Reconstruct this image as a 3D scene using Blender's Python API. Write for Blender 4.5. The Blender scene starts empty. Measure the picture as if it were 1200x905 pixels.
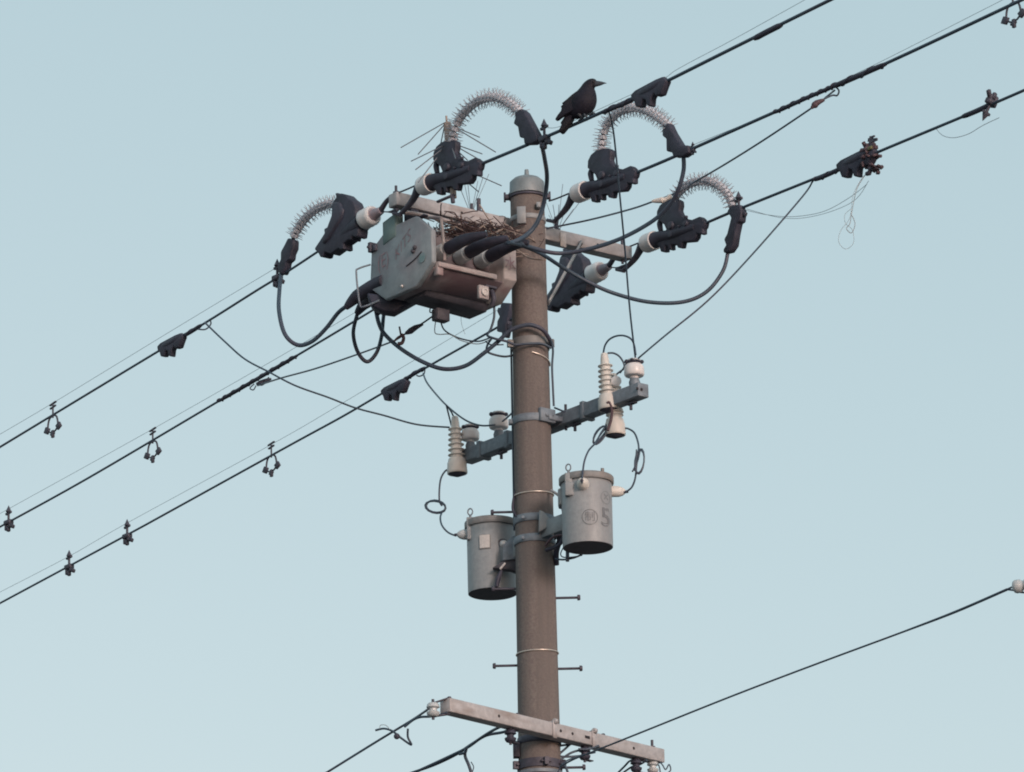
import bpy, bmesh, math, random
from mathutils import Vector as V, Matrix
from math import sin, cos, radians, pi, atan2, hypot
random.seed(7)
sc = bpy.context.scene
col = sc.collection

# ------------------------------------------------------------------ camera
f = 6600.0; DIST = 31.0; pitch = radians(17.5); yaw = 22.7/6600/cos(pitch); roll = .021
F = V((-sin(yaw)*cos(pitch), cos(yaw)*cos(pitch), sin(pitch)))
R0 = V((cos(yaw), sin(yaw), 0)); U0 = R0.cross(F)
R = R0*cos(roll)-U0*sin(roll); U = R0*sin(roll)+U0*cos(roll)
CAM = V((0, -DIST, 1.6))
cd = bpy.data.cameras.new('camera'); cam = bpy.data.objects.new('camera', cd); col.objects.link(cam)
cd.sensor_width = 36; cd.sensor_fit = 'HORIZONTAL'; cd.lens = f/1200*36; cd.clip_start = .5; cd.clip_end = 6000
m = Matrix((R, U, -F)).transposed().to_4x4(); m.translation = CAM; cam.matrix_world = m
sc.camera = cam

def ray(px, py): return F*f+R*(px-600)-U*(py-452.5)
def Y(px, py, y):                       # point of a plan line y = const seen at a pixel
    d = ray(px, py); return CAM+d*((y-CAM.y)/d.y)
def L(px, py, q, u):                    # point of the vertical plane through q along u
    d = ray(px, py); n = V((-u[1], u[0], 0))
    return CAM+d*(((V((q[0], q[1], 0))-V((CAM.x, CAM.y, 0))).dot(n))/d.dot(n))

# ------------------------------------------------------------------ directions of the place
ta = radians(38.2); a = V((cos(ta), sin(ta), 0)); w = V((sin(ta), -cos(ta), 0)); Z = V((0, 0, 1))
tm = radians(-50.6); mdir = V((cos(tm), sin(tm), 0)); mn = V((-sin(tm), cos(tm), 0))
tl = radians(47.2); ldir = V((cos(tl), sin(tl), 0)); ln = V((-sin(tl), cos(tl), 0))
UP_Q = V((-a.y, a.x, 0))*.145; UPZ = 12.38
Q1 = L(463, 236, UP_Q, a); Q3 = L(735, 299, UP_Q, a); Q2 = L(634, 276, UP_Q, a)
def P1(px, py): return L(px, py, Q1, w)
def P2(px, py): return L(px, py, Q2, w)
def P3(px, py): return L(px, py, Q3, w)

# ------------------------------------------------------------------ materials
def mat(name, colr, rough=.6, metal=0, noise=0, nscale=20, bump=0, col2=None, spec=.5, n2=None):
    M = bpy.data.materials.new(name); M.use_nodes = True
    nt = M.node_tree; b = nt.nodes['Principled BSDF']
    b.inputs['Roughness'].default_value = rough; b.inputs['Metallic'].default_value = metal
    b.inputs['Specular IOR Level'].default_value = spec
    b.inputs['Base Color'].default_value = (*colr, 1)
    if noise or col2 or bump:
        tc = nt.nodes.new('ShaderNodeTexCoord')
        no = nt.nodes.new('ShaderNodeTexNoise'); no.inputs['Scale'].default_value = nscale; no.inputs['Detail'].default_value = 6
        no.inputs['Roughness'].default_value = .65
        nt.links.new(tc.outputs['Object'], no.inputs['Vector'])
        cr = nt.nodes.new('ShaderNodeValToRGB'); cr.color_ramp.elements[0].position = .32; cr.color_ramp.elements[1].position = .7
        c2 = col2 or tuple(c*(1-noise) for c in colr)
        cr.color_ramp.elements[0].color = (*c2, 1); cr.color_ramp.elements[1].color = (*colr, 1)
        nt.links.new(no.outputs['Fac'], cr.inputs['Fac'])
        out = cr.outputs['Color']
        if n2:                       # second, larger blotches / streaks
            mp = nt.nodes.new('ShaderNodeMapping'); mp.inputs['Scale'].default_value = n2[1]
            nt.links.new(tc.outputs['Object'], mp.inputs['Vector'])
            no2 = nt.nodes.new('ShaderNodeTexNoise'); no2.inputs['Scale'].default_value = n2[0]; no2.inputs['Detail'].default_value = 4
            nt.links.new(mp.outputs['Vector'], no2.inputs['Vector'])
            cr2 = nt.nodes.new('ShaderNodeValToRGB'); cr2.color_ramp.elements[0].position = n2[3]; cr2.color_ramp.elements[1].position = n2[4]
            nt.links.new(no2.outputs['Fac'], cr2.inputs['Fac'])
            mx = nt.nodes.new('ShaderNodeMix'); mx.data_type = 'RGBA'
            nt.links.new(cr2.outputs['Color'], mx.inputs['Factor'])
            nt.links.new(out, mx.inputs['A']); mx.inputs['B'].default_value = (*n2[2], 1)
            out = mx.outputs['Result']
        nt.links.new(out, b.inputs['Base Color'])
        if bump:
            bp = nt.nodes.new('ShaderNodeBump'); bp.inputs['Strength'].default_value = bump; bp.inputs['Distance'].default_value = .004
            nt.links.new(no.outputs['Fac'], bp.inputs['Height']); nt.links.new(bp.outputs['Normal'], b.inputs['Normal'])
    return M

M = dict(
 concrete=mat('concrete', (.205, .175, .160), .9, noise=.5, nscale=75, bump=.6, col2=(.13, .105, .105), n2=(2.0, (7, 7, .35), (.125, .108, .104), .42, .72)),
 galv=mat('galvanised_steel', (.46, .44, .455), .6, .1, noise=.3, nscale=25, bump=.15, n2=(5, (1, 1, 3), (.26, .22, .21), .5, .75)),
 steel=mat('blue_grey_steel', (.23, .27, .32), .6, .1, noise=.4, nscale=25, bump=.15, n2=(5, (1, 1, 3), (.13, .14, .17), .5, .75)),
 darksteel=mat('dark_steel', (.085, .08, .11), .6, .2, noise=.4, nscale=30),
 bright=mat('stainless_wire', (.75, .65, .58), .35, .7, noise=.1),
 cap=mat('cap_metal', (.25, .28, .30), .55, .2, noise=.3, nscale=14, n2=(4, (1, 1, .5), (.13, .14, .16), .5, .7)),
 rubber=mat('black_rubber', (.042, .041, .068), .65, noise=.5, nscale=18, bump=.6, n2=(6, (1, 1, 1), (.055, .055, .085), .5, .8)),
 rubber2=mat('worn_dark_rubber', (.065, .068, .10), .6, noise=.5, nscale=14, bump=.3, n2=(6, (1, 1, 1), (.04, .04, .065), .45, .7)),
 cable=mat('cable_sheath', (.05, .08, .12), .5, noise=.3, nscale=8, n2=(3, (1, 1, 1), (.06, .055, .085), .5, .7)),
 thread=mat('thin_wire', (.32, .38, .42), .5, .2, noise=.1),
 porcelain=mat('white_porcelain', (.76, .73, .74), .3, noise=.12, nscale=12, n2=(7, (1, 1, .4), (.52, .49, .49), .5, .8)),
 porcelain_in=mat('porcelain_socket', (.33, .27, .31), .5, noise=.3, nscale=20),
 cream=mat('cream_resin', (.68, .65, .62), .45, noise=.15, nscale=14, n2=(8, (1, 1, .5), (.45, .40, .36), .5, .8)),
 greywhite=mat('grey_porcelain', (.50, .52, .54), .3, noise=.2, nscale=14),
 guard=mat('grey_guard_plastic', (.60, .60, .66), .6, noise=.25, nscale=30, n2=(10, (1, 1, 1), (.17, .16, .20), .5, .7)),
 spike=mat('guard_spike', (.36, .37, .42), .6, noise=.2),
 rib=mat('spike_rod', (.15, .16, .19), .5, .2, noise=.2),
 tank=mat('grey_tank_paint', (.30, .315, .335), .5, noise=.2, nscale=40, bump=.1, n2=(3, (2, 2, .5), (.21, .21, .225), .5, .8)),
 tankdark=mat('tank_underside', (.085, .08, .10), .7, noise=.4, nscale=20),  # near-black tone carries underside shade; also colours small dark fittings
 lid=mat('lid_paint', (.24, .235, .24), .55, noise=.3, nscale=25, n2=(6, (1, 1, 1), (.22, .16, .13), .5, .75)),
 box=mat('grey_box_paint', (.30, .335, .365), .6, noise=.3, nscale=16, bump=.15, n2=(4.5, (1, 1, 1), (.26, .235, .265), .42, .68)),
 boxlow=mat('rusty_box_paint', (.25, .21, .225), .7, noise=.3, nscale=18, bump=.2, n2=(4, (1, 1, 2), (.13, .085, .10), .42, .62)),
 boxgreen=mat('green_grey_paint', (.19, .27, .27), .6, noise=.3, nscale=16),
 boxpale=mat('weathered_flange_paint', (.46, .41, .41), .6, noise=.25, nscale=22, n2=(9, (1, 1, 1), (.30, .21, .22), .5, .75)),
 red=mat('faded_red_paint', (.33, .15, .17), .7, noise=.4, nscale=60, col2=(.27, .25, .28)),
 green=mat('green_sticker', (.15, .26, .25), .7, noise=.4, nscale=40, col2=(.25, .29, .32)),
 ink=mat('stencil_ink', (.10, .11, .13), .7, noise=.5, nscale=50, col2=(.20, .21, .225)),
 inkfaint=mat('faint_stencil_ink', (.21, .23, .25), .7, noise=.3, nscale=60),
 plate=mat('name_plate', (.62, .58, .57), .5, noise=.25, nscale=60),
 twig=mat('nest_twig', (.105, .066, .068), .85, noise=.5, nscale=30),
 straw=mat('pale_twig', (.42, .33, .29), .8, noise=.3, nscale=30),
 crow=mat('crow_feather', (.013, .012, .024), .7, noise=.4, nscale=40, bump=.8, spec=.3, n2=(10, (1, 1, 1), (.020, .018, .022), .45, .7)),
 beak=mat('crow_beak', (.05, .058, .075), .45, noise=.2),
 rustred=mat('rusty_fitting', (.10, .06, .075), .7, noise=.5, nscale=30),
 yellow=mat('yellow_tag', (.19, .18, .09), .7, noise=.3, nscale=30),
 hole=mat('bolt_hole', (.02, .018, .022), .9),
)

# ------------------------------------------------------------------ mesh builder
def frame(ax):
    ax = ax.normalized(); r = V((0, 0, 1)) if abs(ax.z) < .95 else V((1, 0, 0))
    x = ax.cross(r).normalized(); return x, x.cross(ax).normalized(), ax
def smooth_path(p, sub=6, closed=False):
    if len(p) < 3 and not closed: return list(p)
    n = len(p); out = []
    rng = n if closed else n-1
    for i in range(rng):
        g = (lambda k: p[k % n]) if closed else (lambda k: p[max(0, min(n-1, k))])
        p0, p1, p2, p3 = g(i-1), g(i), g(i+1), g(i+2)
        for k in range(sub):
            t = k/sub
            out.append(((p1*2)+(p2-p0)*t+(p0*2-p1*5+p2*4-p3)*t*t+(p1*3-p0-p2*3+p3)*t**3)*.5)
    if not closed: out.append(p[-1])
    return out
class MB:
    def __init__(s): s.v = []; s.f = []; s.mi = []; s.cur = 0
    def face(s, idx): s.f.append(tuple(idx)); s.mi.append(s.cur)
    def ring_loft(s, rings, caps=True, closed=False):
        n = len(rings[0]); b = len(s.v)
        for r in rings: s.v += list(r)
        k = len(rings)
        for i in range(k if closed else k-1):
            j = (i+1) % k
            for q in range(n):
                s.face((b+i*n+q, b+i*n+(q+1) % n, b+j*n+(q+1) % n, b+j*n+q))
        if caps and not closed:
            s.face([b+q for q in range(n)][::-1]); s.face([b+(k-1)*n+q for q in range(n)])
        return s
    def tube(s, pts, r, n=8, sub=6, closed=False, smooth=True):
        p = smooth_path([V(q) for q in pts], sub, closed) if smooth else [V(q) for q in pts]
        k = len(p); rs = r if isinstance(r, (list, tuple)) else None
        T = []
        for i in range(k):
            if closed: t = p[(i+1) % k]-p[i-1]
            else: t = p[min(i+1, k-1)]-p[max(i-1, 0)]
            T.append(t.normalized() if t.length > 1e-9 else V((0, 0, 1)))
        x, y, _ = frame(T[0]); rings = []
        for i in range(k):
            x = (x-T[i]*x.dot(T[i])).normalized(); y = T[i].cross(x)
            if rs:
                t = i/(k-1)*(len(rs)-1); q = min(int(t), len(rs)-2); rr = rs[q]+(rs[q+1]-rs[q])*(t-q)
            else: rr = r
            rings.append([p[i]+x*rr*cos(2*pi*j/n)+y*rr*sin(2*pi*j/n) for j in range(n)])
        return s.ring_loft(rings, closed=closed)
    def lathe(s, base, ax, prof, n=20):
        x, y, z = frame(V(ax)); base = V(base)
        rings = [[base+z*t+x*max(r, 1e-4)*cos(2*pi*j/n)+y*max(r, 1e-4)*sin(2*pi*j/n) for j in range(n)] for t, r in prof]
        return s.ring_loft(rings)
    def cyl(s, p0, p1, r, n=14): 
        d = V(p1)-V(p0); return s.lathe(p0, d, [(0, r), (d.length, r)], n)
    def box(s, c, ex, ey, ez):       # centre and three half-axis vectors
        b = len(s.v); c = V(c)
        for i in (-1, 1):
            for j in (-1, 1):
                for k in (-1, 1): s.v.append(c+ex*i+ey*j+ez*k)
        for q in ((0, 1, 3, 2), (4, 6, 7, 5), (0, 4, 5, 1), (2, 3, 7, 6), (0, 2, 6, 4), (1, 5, 7, 3)): s.face([b+k for k in q])
        return s
    def bar(s, p0, p1, wd, th, up=V((0, 0, 1))):
        p0 = V(p0); p1 = V(p1); d = (p1-p0); t = d.normalized(); x = t.cross(up).normalized(); y = x.cross(t)
        return s.box((p0+p1)/2, d/2, x*wd/2, y*th/2)
    def prism(s, poly, nrm, th):
        n = len(poly); b = len(s.v); h = V(nrm).normalized()*th/2
        s.v += [V(p)-h for p in poly]+[V(p)+h for p in poly]
        s.face(list(range(b, b+n))); s.face(list(range(b+2*n-1, b+n-1, -1)))
        for i in range(n): s.face((b+i, b+n+i, b+n+(i+1) % n, b+(i+1) % n))
        return s
    def ball(s, c, r, n=10, m=6, ez=None):
        c = V(c); prof = [(-cos(pi*i/m)*r, sin(pi*i/m)*r) for i in range(m+1)]
        return s.lathe(c, ez or V((0, 0, 1)), prof, n)
    def build(s, name, mats, parent=None, origin=None, bevel=0, seg=1, angle=52):
        if not isinstance(mats, (list, tuple)): mats = [mats]
        o0 = V(parent['_o']) if parent is not None else (V(origin) if origin is not None else sum(s.v, V((0, 0, 0)))/len(s.v))
        me = bpy.data.meshes.new(name); me.from_pydata([tuple(v-o0) for v in s.v], [], s.f)
        for mm in mats: me.materials.append(mm)
        for p, i in zip(me.polygons, s.mi): p.material_index = i
        bm = bmesh.new(); bm.from_mesh(me); bmesh.ops.recalc_face_normals(bm, faces=bm.faces)
        if bevel:
            es = [e for e in bm.edges if len(e.link_faces) == 2 and e.calc_face_angle(0) > radians(40)]
            bmesh.ops.bevel(bm, geom=es, offset=bevel, segments=seg, affect='EDGES', profile=.5, clamp_overlap=True)
        bm.to_mesh(me); bm.free()
        me.shade_smooth(); me.set_sharp_from_angle(angle=radians(angle))
        o = bpy.data.objects.new(name, me); col.objects.link(o)
        if parent is not None: 
            o.parent = parent; o['_o'] = tuple(o0)
        else: o.location = o0; o['_o'] = tuple(o0)
        return o
def tag(o, label, cat, group=None):
    o['label'] = label; o['category'] = cat
    if group: o['group'] = group
    return o
def thing(name, label, cat, loc, group=None):
    o = bpy.data.objects.new(name, None); col.objects.link(o); o.location = V(loc); o['_o'] = tuple(V(loc)); o.empty_display_size = .1
    return tag(o, label, cat, group)
def dup(root, loc, label, rotz=0, group=None, scale=1):
    r = root.copy(); col.objects.link(r); r.location = V(loc); r.rotation_euler = (0, 0, rotz); r['label'] = label; r['_o'] = tuple(V(loc)); r.scale = (scale,)*3
    if group: r['group'] = group
    for ch in list(root.children):
        c = ch.copy(); col.objects.link(c); c.parent = r
        for g in list(ch.children):
            d = g.copy(); col.objects.link(d); d.parent = c
    return r
def single(name, mb, m_, label, cat, group=None, **k): return tag(mb.build(name, m_, **k), label, cat, group)
def spread(pts, y0, y1):                # pixels -> points whose plan depth goes evenly from y0 to y1
    d = [0]
    for i in range(1, len(pts)): d.append(d[-1]+hypot(pts[i][0]-pts[i-1][0], pts[i][1]-pts[i-1][1]))
    return [Y(p[0], p[1], y0+(y1-y0)*q/d[-1]) for p, q in zip(pts, d)]
def bend(pts, ys):                      # the same with several depths, evenly by index
    out = []
    for i, p in enumerate(pts):
        t = i/(len(pts)-1)*(len(ys)-1); q = min(int(t), len(ys)-2)
        out.append(Y(p[0], p[1], ys[q]+(ys[q+1]-ys[q])*(t-q)))
    return out

# ------------------------------------------------------------------ ground
mb = MB(); b = 3000
mb.v += [V((-b, -b, 0)), V((b, -b, 0)), V((b, b, 0)), V((-b, b, 0))]; mb.face((0, 1, 2, 3))
gm = mat('ground_asphalt', (.13, .125, .12), .95, noise=.35, nscale=3)
g = mb.build('ground', gm, origin=(0, 0, 0)); g['kind'] = 'structure'

# ------------------------------------------------------------------ the pole
pole = thing('utility_pole', 'tall brown concrete utility pole with a grey domed cap', 'utility pole', (0, 0, 0))
def pr(z): return .0985+(12.6-z)*.0062
mb = MB(); mb.lathe((0, 0, -.3), Z, [(0, pr(0))]+[(z+.3, pr(z)) for z in [i*.6 for i in range(1, 21)]]+[(12.86, pr(12.56))], 48)
mb.build('shaft', M['concrete'], pole)
ztop = 12.545; r = pr(ztop)
mb = MB(); mb.lathe((0, 0, ztop), Z, [(-.012, r+.006), (-.012, r+.012), (.0, r+.012), (.002, r+.004), (.070, r+.002), (.077, r-.004), (.093, r*.78), (.104, r*.5), (.110, r*.28), (.116, .014), (.150, .012), (.152, .010)], 40)
capo = mb.build('pole_cap', M['cap'], pole, angle=50)
mb = MB(); mb.lathe((0, 0, ztop-.03), Z, [(0, r+.003), (0, r+.010), (.014, r+.010), (.014, r+.003)], 40)
for sx in (-1, 1):
    c = V((sx*(r+.02), -.01, ztop-.02)); mb.box(c, V((.016, 0, 0)), V((0, .018, 0)), Z*.014)
    mb.cyl(c+V((sx*.012, 0, -.03)), c+V((sx*.012, 0, .03)), .007, 8)
mb.build('cap_band', M['darksteel'], pole, bevel=.002)
def zat(px, py): return Y(px, py, -.11).z
def ringband(z, h, t, name, m_, extra=None):
    rr = pr(z); mb = MB(); mb.lathe((0, 0, z-h/2), Z, [(0, rr-.004), (0, rr+t), (h, rr+t), (h, rr-.004)], 48)
    if extra: extra(mb, z, rr)
    return mb.build(name, m_, pole, bevel=0)
# thin stainless bindings
for py, py2 in ((577, 577), (763, 763)):
    z = zat(627, py-2); rr = pr(z)+.004
    mb = MB(); mb.tube([V((rr*cos(t), rr*sin(t), z+.006*sin(t+.6))) for t in [2*pi*i/36 for i in range(36)]], .0042, 8, 1, closed=True, smooth=False)
    mb.build('wire_binding', M['bright'], pole)
z = zat(625, 412)
mb = MB(); mb.tube([V(((pr(z)+.005)*cos(t), (pr(z)+.005)*sin(t), z-.03*(t+pi/2)-.0)) for t in [-1.5+1.6*i/12 for i in range(13)]], .005, 8, 1, smooth=False)
mb.build('wire_binding', M['bright'], pole)
# steel bands with bolts
def lugs(ang):
    def fn(mb, z, rr):
        for t in ang:
            d = V((cos(t), sin(t), 0)); q = V((-d.y, d.x, 0)); c = d*(rr+.016)+Z*z
            mb.box(c, d*.02, q*.012, Z*.022); mb.cyl(c-q*.03, c+q*.03, .007, 8)
    return fn
ringband(zat(625, 398), .055, .006, 'steel_band', M['lid'], lugs((-.25, pi+.35)))
ringband(zat(628, 893), .05, .008, 'steel_band', M['darksteel'], lugs((-.35, pi+.3, -1.3)))
ringband(zat(628, 903), .02, .01, 'steel_band', M['steel'])
# step bolts
def bolt_mb(p, d):
    mb = MB(); mb.tube([p, p+d*.5, p+d], .0075, 8, smooth=False); mb.lathe(p+d-d.normalized()*.004, d, [(0, .009), (0, .017), (.012, .017), (.018, .013)], 8); return mb
for (px, py, side) in ((606, 780, -1), (653, 784, 1), (652, 701, 1), (606, 600, -1), (650, 900, 1), (605, 690, -1)):
    zz = Y(px, py, 0).z; rr = pr(zz)
    bolt_mb(V((side*(rr-.02), .0, zz)), V((side*(.145), -.0, .012*(-side)*0-.0))).build('step_bolt', M['darksteel'], pole)
# conduit strip on the left edge & pipe down the right
mb = MB(); z1 = Y(607, 520, -.02).z; z0 = Y(607, 560, -.02).z-.1
mb.tube([V((-pr(z1)-.004, .03, z1+.6)), V((-pr(z1)-.006, .03, z1)), V((-pr(z0)-.006, .03, z0-.2))], .006, 8)
mb.build('earth_wire', M['cable'], pole)

# ------------------------------------------------------------------ arms
def arm(name, label, c0, c1, nrm, m_, h=.075, holes=(), group='steel cross arms on the pole'):
    o = thing(name, label, 'cross arm', (c0+c1)/2-Z*h/2, group)
    mb = MB(); d = (c1-c0)/2; mb.box((c0+c1)/2, d, nrm*h/2, Z*h/2)
    mb.build('beam', m_, o, bevel=.005, seg=2)
    return o
A0 = L(460, 235.5, UP_Q, a); A1 = L(736, 299.5, UP_Q, a); A0.z = A1.z = UPZ
up = arm('cross_arm', 'topmost steel cross arm, behind the pole above the grey switch box', A0, A1, V((-a.y, a.x, 0)), M['galv'], .08)
nb = V((-a.y, a.x, 0))   # away from the viewer
def arm_bits(o, m_, spots, c0, c1, nrm, h=.08):
    d = (c1-c0).normalized(); Ln = (c1-c0).length
    for t, kind in spots:
        c = c0+d*t*Ln
        mb = MB()
        if kind == 'up':
            mb.cyl(c-Z*(h/2+.025), c+Z*(h/2+.05), .008, 8); mb.lathe(c+Z*(h/2), Z, [(0, .02), (.012, .02)], 6)
            mb.build('bolt', M['darksteel'], o)
        elif kind == 'nub':
            mb.lathe(c+Z*(h/2-.01), Z, [(0, .014), (.022, .014), (.028, .009)], 6); mb.build('bolt', M['darksteel'], o)
        elif kind == 'strap':
            mb.box(c, d*.016, nrm*(h/2+.006), Z*(h/2+.012)); mb.build('strap', m_, o, bevel=.003)
        elif kind == 'hole':
            mb.lathe(c-nrm*(h/2+.0005), -nrm, [(0, .009), (.001, .009)], 12); mb.build('bolt_hole', M['hole'], o)
        elif kind == 'slot':
            mb.box(c-nrm*(h/2+.001), d*.02, nrm*.0008, Z*.008); mb.build('bolt_hole', M['hole'], o)
        elif kind == 'tall':
            mb.cyl(c-Z*.03, c+Z*(h/2+.09), .013, 10); mb.lathe(c+Z*(h/2), Z, [(0, .028), (.012, .028)], 6)
            mb.build('bolt', M['darksteel'], o)
arm_bits(up, M['galv'], [(.015, 'up'), (.33, 'up'), (.36, 'tall'), (.27, 'hole'), (.975, 'up'), (.69, 'tall'), (.85, 'hole')], A0, A1, nb)
mb = MB(); c = L(660, 281, UP_Q-nb*.045, a); mb.box(c, a*.022, nb*.003, Z*.044); mb.build('white_tape', M['plate'], up, bevel=.001)
# band round the pole that holds the upper arm
mb = MB(); rr = pr(12.42); zz = Y(618, 253, -.1).z
mb.lathe((0, 0, zz-.012), Z, [(0, rr-.003), (0, rr+.006), (.03, rr+.006), (.03, rr-.003)], 40)
c = Y(611, 252, -rr-.006); mb.box(c, V((.026, -.003, 0)), V((0, .005, 0)), Z*.052)
c = Y(631, 241, -rr); mb.box(c, V((.012, 0, 0)), V((0, .02, 0)), Z*.016)
mb.build('pole_band', M['tank'], up, bevel=.002)
# diagonal brace to the pole
p0 = L(681, 285, UP_Q-nb*.05, a); p1 = Y(643, 355, -.02)
mb = MB(); mb.bar(p0, p1, .012, .042, up=V((0, -1, .0))); mb.cyl(p0-V((0, .02, 0)), p0+V((0, .03, 0)), .012, 10)
mb.build('brace', M['tank'], up, bevel=.002)

# middle arm
MQ = mn*.155
B0 = L(547, 535.5, MQ, mdir); B1 = L(754, 457.5, MQ, mdir); zc = (B0.z+B1.z)/2; B0.z = B1.z = zc
mid = arm('cross_arm', 'blue-grey cross arm carrying the white fuse cutouts, between switch box and transformers', B0, B1, mn, M['steel'], .08)
arm_bits(mid, M['steel'], [(.10, 'strap'), (.26, 'strap'), (.69, 'strap'), (.80, 'up'), (.57, 'up')], B0, B1, mn)
for px in (746.5, 751.5):
    mb = MB(); c = L(px, 455.5+(px-746)*.2, B1, a)+mdir*.002; mb.lathe(c, mdir, [(0, .009), (.002, .009)], 10)
    mb.build('bolt_hole', M['hole'], mid)
for t in (.2, .33, .62, .93):
    c = B0+(B1-B0)*t-Z*.04; mb = MB(); mb.cyl(c+Z*.01, c-Z*.05, .009, 8); mb.bar(c-mdir*.03-Z*.014, c+mdir*.04-Z*.014, .03, .008); mb.build('bolt', M['darksteel'], mid)
mb = MB(); zz = Y(628, 488, -.115).z; rr = pr(zz)
mb.lathe((0, 0, zz-.02), Z, [(0, rr-.003), (0, rr+.007), (.045, rr+.007), (.045, rr-.003)], 40)
c = Y(641, 487, -rr*.72); nn = V((.62, -.78, 0)); tt = V((.78, .62, 0))
mb.box(c, tt*.055, nn*.012, Z*.04); mb.box(c+tt*.05-Z*.01, tt*.05, nn*.02, Z*.016)
mb.cyl(c+nn*.02-tt*.01, c+nn*.004-tt*.01, .013, 8); mb.cyl(c+nn*.02+tt*.03, c+nn*.004+tt*.03, .01, 8)
mb.box(V((-rr-.012, -.01, zz)), V((.016, 0, 0)), V((0, .02, 0)), Z*.014)
mb.build('pole_band', M['steel'], mid, bevel=.002)

# lower arm, in front of the pole
LQ = -ln*.165
C0 = L(521.5, 828, LQ, ldir); C1 = L(773, 886.5, LQ, ldir); zc = (C0.z+C1.z)/2; C0.z = C1.z = zc
low = arm('cross_arm', 'lowest pale steel cross arm across the front of the pole near the bottom', C0, C1, ln, M['galv'], .08)
arm_bits(low, M['galv'], [(.02, 'nub'), (.33, 'nub'), (.22, 'hole'), (.505, 'hole'), (.56, 'hole'), (.63, 'slot'), (.73, 'nub'), (.85, 'hole'), (.965, 'up')], C0, C1, ln)
for t in (.475, .66):
    c = C0+(C1-C0)*t; mb = MB(); mb.box(c-ln*.043, ldir*.016, ln*.006, Z*.052); mb.cyl(c-ln*.05+Z*.045-ldir*.012, c-ln*.05+Z*.045+ldir*.012, .015, 10)
    mb.cyl(c-ln*.04+Z*.045, c+ln*.22+Z*.045, .007, 8); mb.build('u_bolt', M['galv'], low, bevel=.002)
mb = MB(); zz = zc-.02; rr = pr(zz); mb.lathe((0, 0, zz-.02), Z, [(0, rr-.003), (0, rr+.006), (.04, rr+.006), (.04, rr-.003)], 40)
mb.box(V((-rr-.01, -.03, zz-.05)), V((.02, 0, 0)), V((0, .03, 0)), Z*.045); mb.build('pole_band', M['darksteel'], low, bevel=.002)

# ------------------------------------------------------------------ main conductors
def line(pts, fn, r, ext0=0, ext1=0, n=8):
    p = [fn(*q) for q in pts]
    if ext0: d = (p[0]-p[1]).normalized(); q = p[0]; p = [q+d*ext0*k for k in (1, .45, .2, .07, .02)]+p
    if ext1: d = (p[-1]-p[-2]).normalized(); q = p[-1]; p = p+[q+d*ext1*k for k in (.02, .07, .2, .45, 1)]
    return p
GW = 'thick insulated power cables of the line'
def wire(pts, fn, r, label, e0=0, e1=0, m_='cable', name='power_cable', cat='cable', group=GW):
    mb = MB(); mb.tube(line(pts, fn, r, e0, e1), r, 8, 5); return single(name, mb, M[m_], label, cat, group)
wr = .0072
wire([(0, 524), (142, 438), (238, 380), (300, 341), (336, 319), (380, 290)], P1, wr, 'uppermost thick cable running down to the left edge from the left arm end', 9, 0)
wire([(0, 617.5), (104, 560), (255, 471), (340, 421.5), (437, 363.5), (470, 342)], P2, wr, 'middle thick cable running down left from under the grey switch box', 9, 0)
wire([(0, 707), (147, 628), (200, 599), (340, 521.7), (400, 489), (448, 461), (508, 426), (572, 390), (603, 372), (640, 352), (660, 338)], P3, wr, 'lowest thick cable on the left, passing behind the pole', 9, 0)
wire([(560, 194), (620, 169), (680, 143), (741, 115.5), (780, 96), (860, 56), (973, 0)], P1, .0098, 'uppermost thick cable on the right, the one the crow sits on', 0, 6)
wire([(742, 204), (792, 183), (900, 135), (1035, 76), (1191, 3)], P2, .0098, 'middle thick cable rising to the top right corner', 0, 6)
wire([(824, 263), (870, 243.5), (989, 195.5), (1039, 174), (1135, 134), (1200, 106)], P3, .0088, 'lowest thick cable on the right leaving at the right edge', 0, 7)
tr = .0014; GT = 'thin bird line strung above the cables'
wire([(0, 509), (61, 473), (212, 381), (325, 313)], P1, tr, 'faint thin line above the uppermost left cable', 9, 0, 'thread', 'bird_line', 'wire', GT)
wire([(0, 602), (177, 504), (340, 411), (440, 352)], P2, tr, 'faint thin line above the middle left cable', 9, 0, 'thread', 'bird_line', 'wire', GT)
wire([(0, 694), (81, 652), (149, 613), (318, 521), (404, 471), (592, 358)], P3, tr, 'faint thin line above the lowest left cable', 9, 0, 'thread', 'bird_line', 'wire', GT)
wire([(642, 150), (660, 147), (720, 120), (775, 94), (796, 80), (860, 46), (943, 0)], P1, tr, 'faint thin line above the cable the crow sits on', 0, 6, 'thread', 'bird_line', 'wire', GT)
wire([(812, 170), (900, 134), (976, 99), (1035, 71), (1175, 0)], P2, tr, 'faint thin line above the middle right cable', 0, 6, 'thread', 'bird_line', 'wire', GT)
# sleeves and wrapped grips
def sleeve(pts, fn, r, label, wrap=0, name='cable_sleeve', group='dark sleeves and grips on the cables'):
    p = smooth_path([fn(*q) for q in pts], 10); mb = MB(); n = len(p)
    mb.tube(p, [r*.7]+[r]*6+[r*.7], 8, smooth=False)
    if wrap:
        q = []; x, y, _ = frame(p[-1]-p[0]); Ln = (p[-1]-p[0]).length; k = int(wrap*14)
        for i in range(k+1):
            t = i/k*(n-1); j = min(int(t), n-2); c = p[j]+(p[j+1]-p[j])*(t-j); an = 2*pi*wrap*i/k
            q.append(c+x*cos(an)*r*.85+y*sin(an)*r*.85)
        mb.tube(q, r*.5, 6, smooth=False)
    return single(name, mb, M['rubber'], label, 'cable sleeve', group)
sleeve([(884, 45.5), (898, 38), (916, 29)], P1, .0165, 'plain dark sleeve on the uppermost right cable near the top edge')
sleeve([(1128, 137), (1145, 130), (1162, 122)], P3, .015, 'plain dark sleeve beside the tilted bird-line holder on the right')
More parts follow.
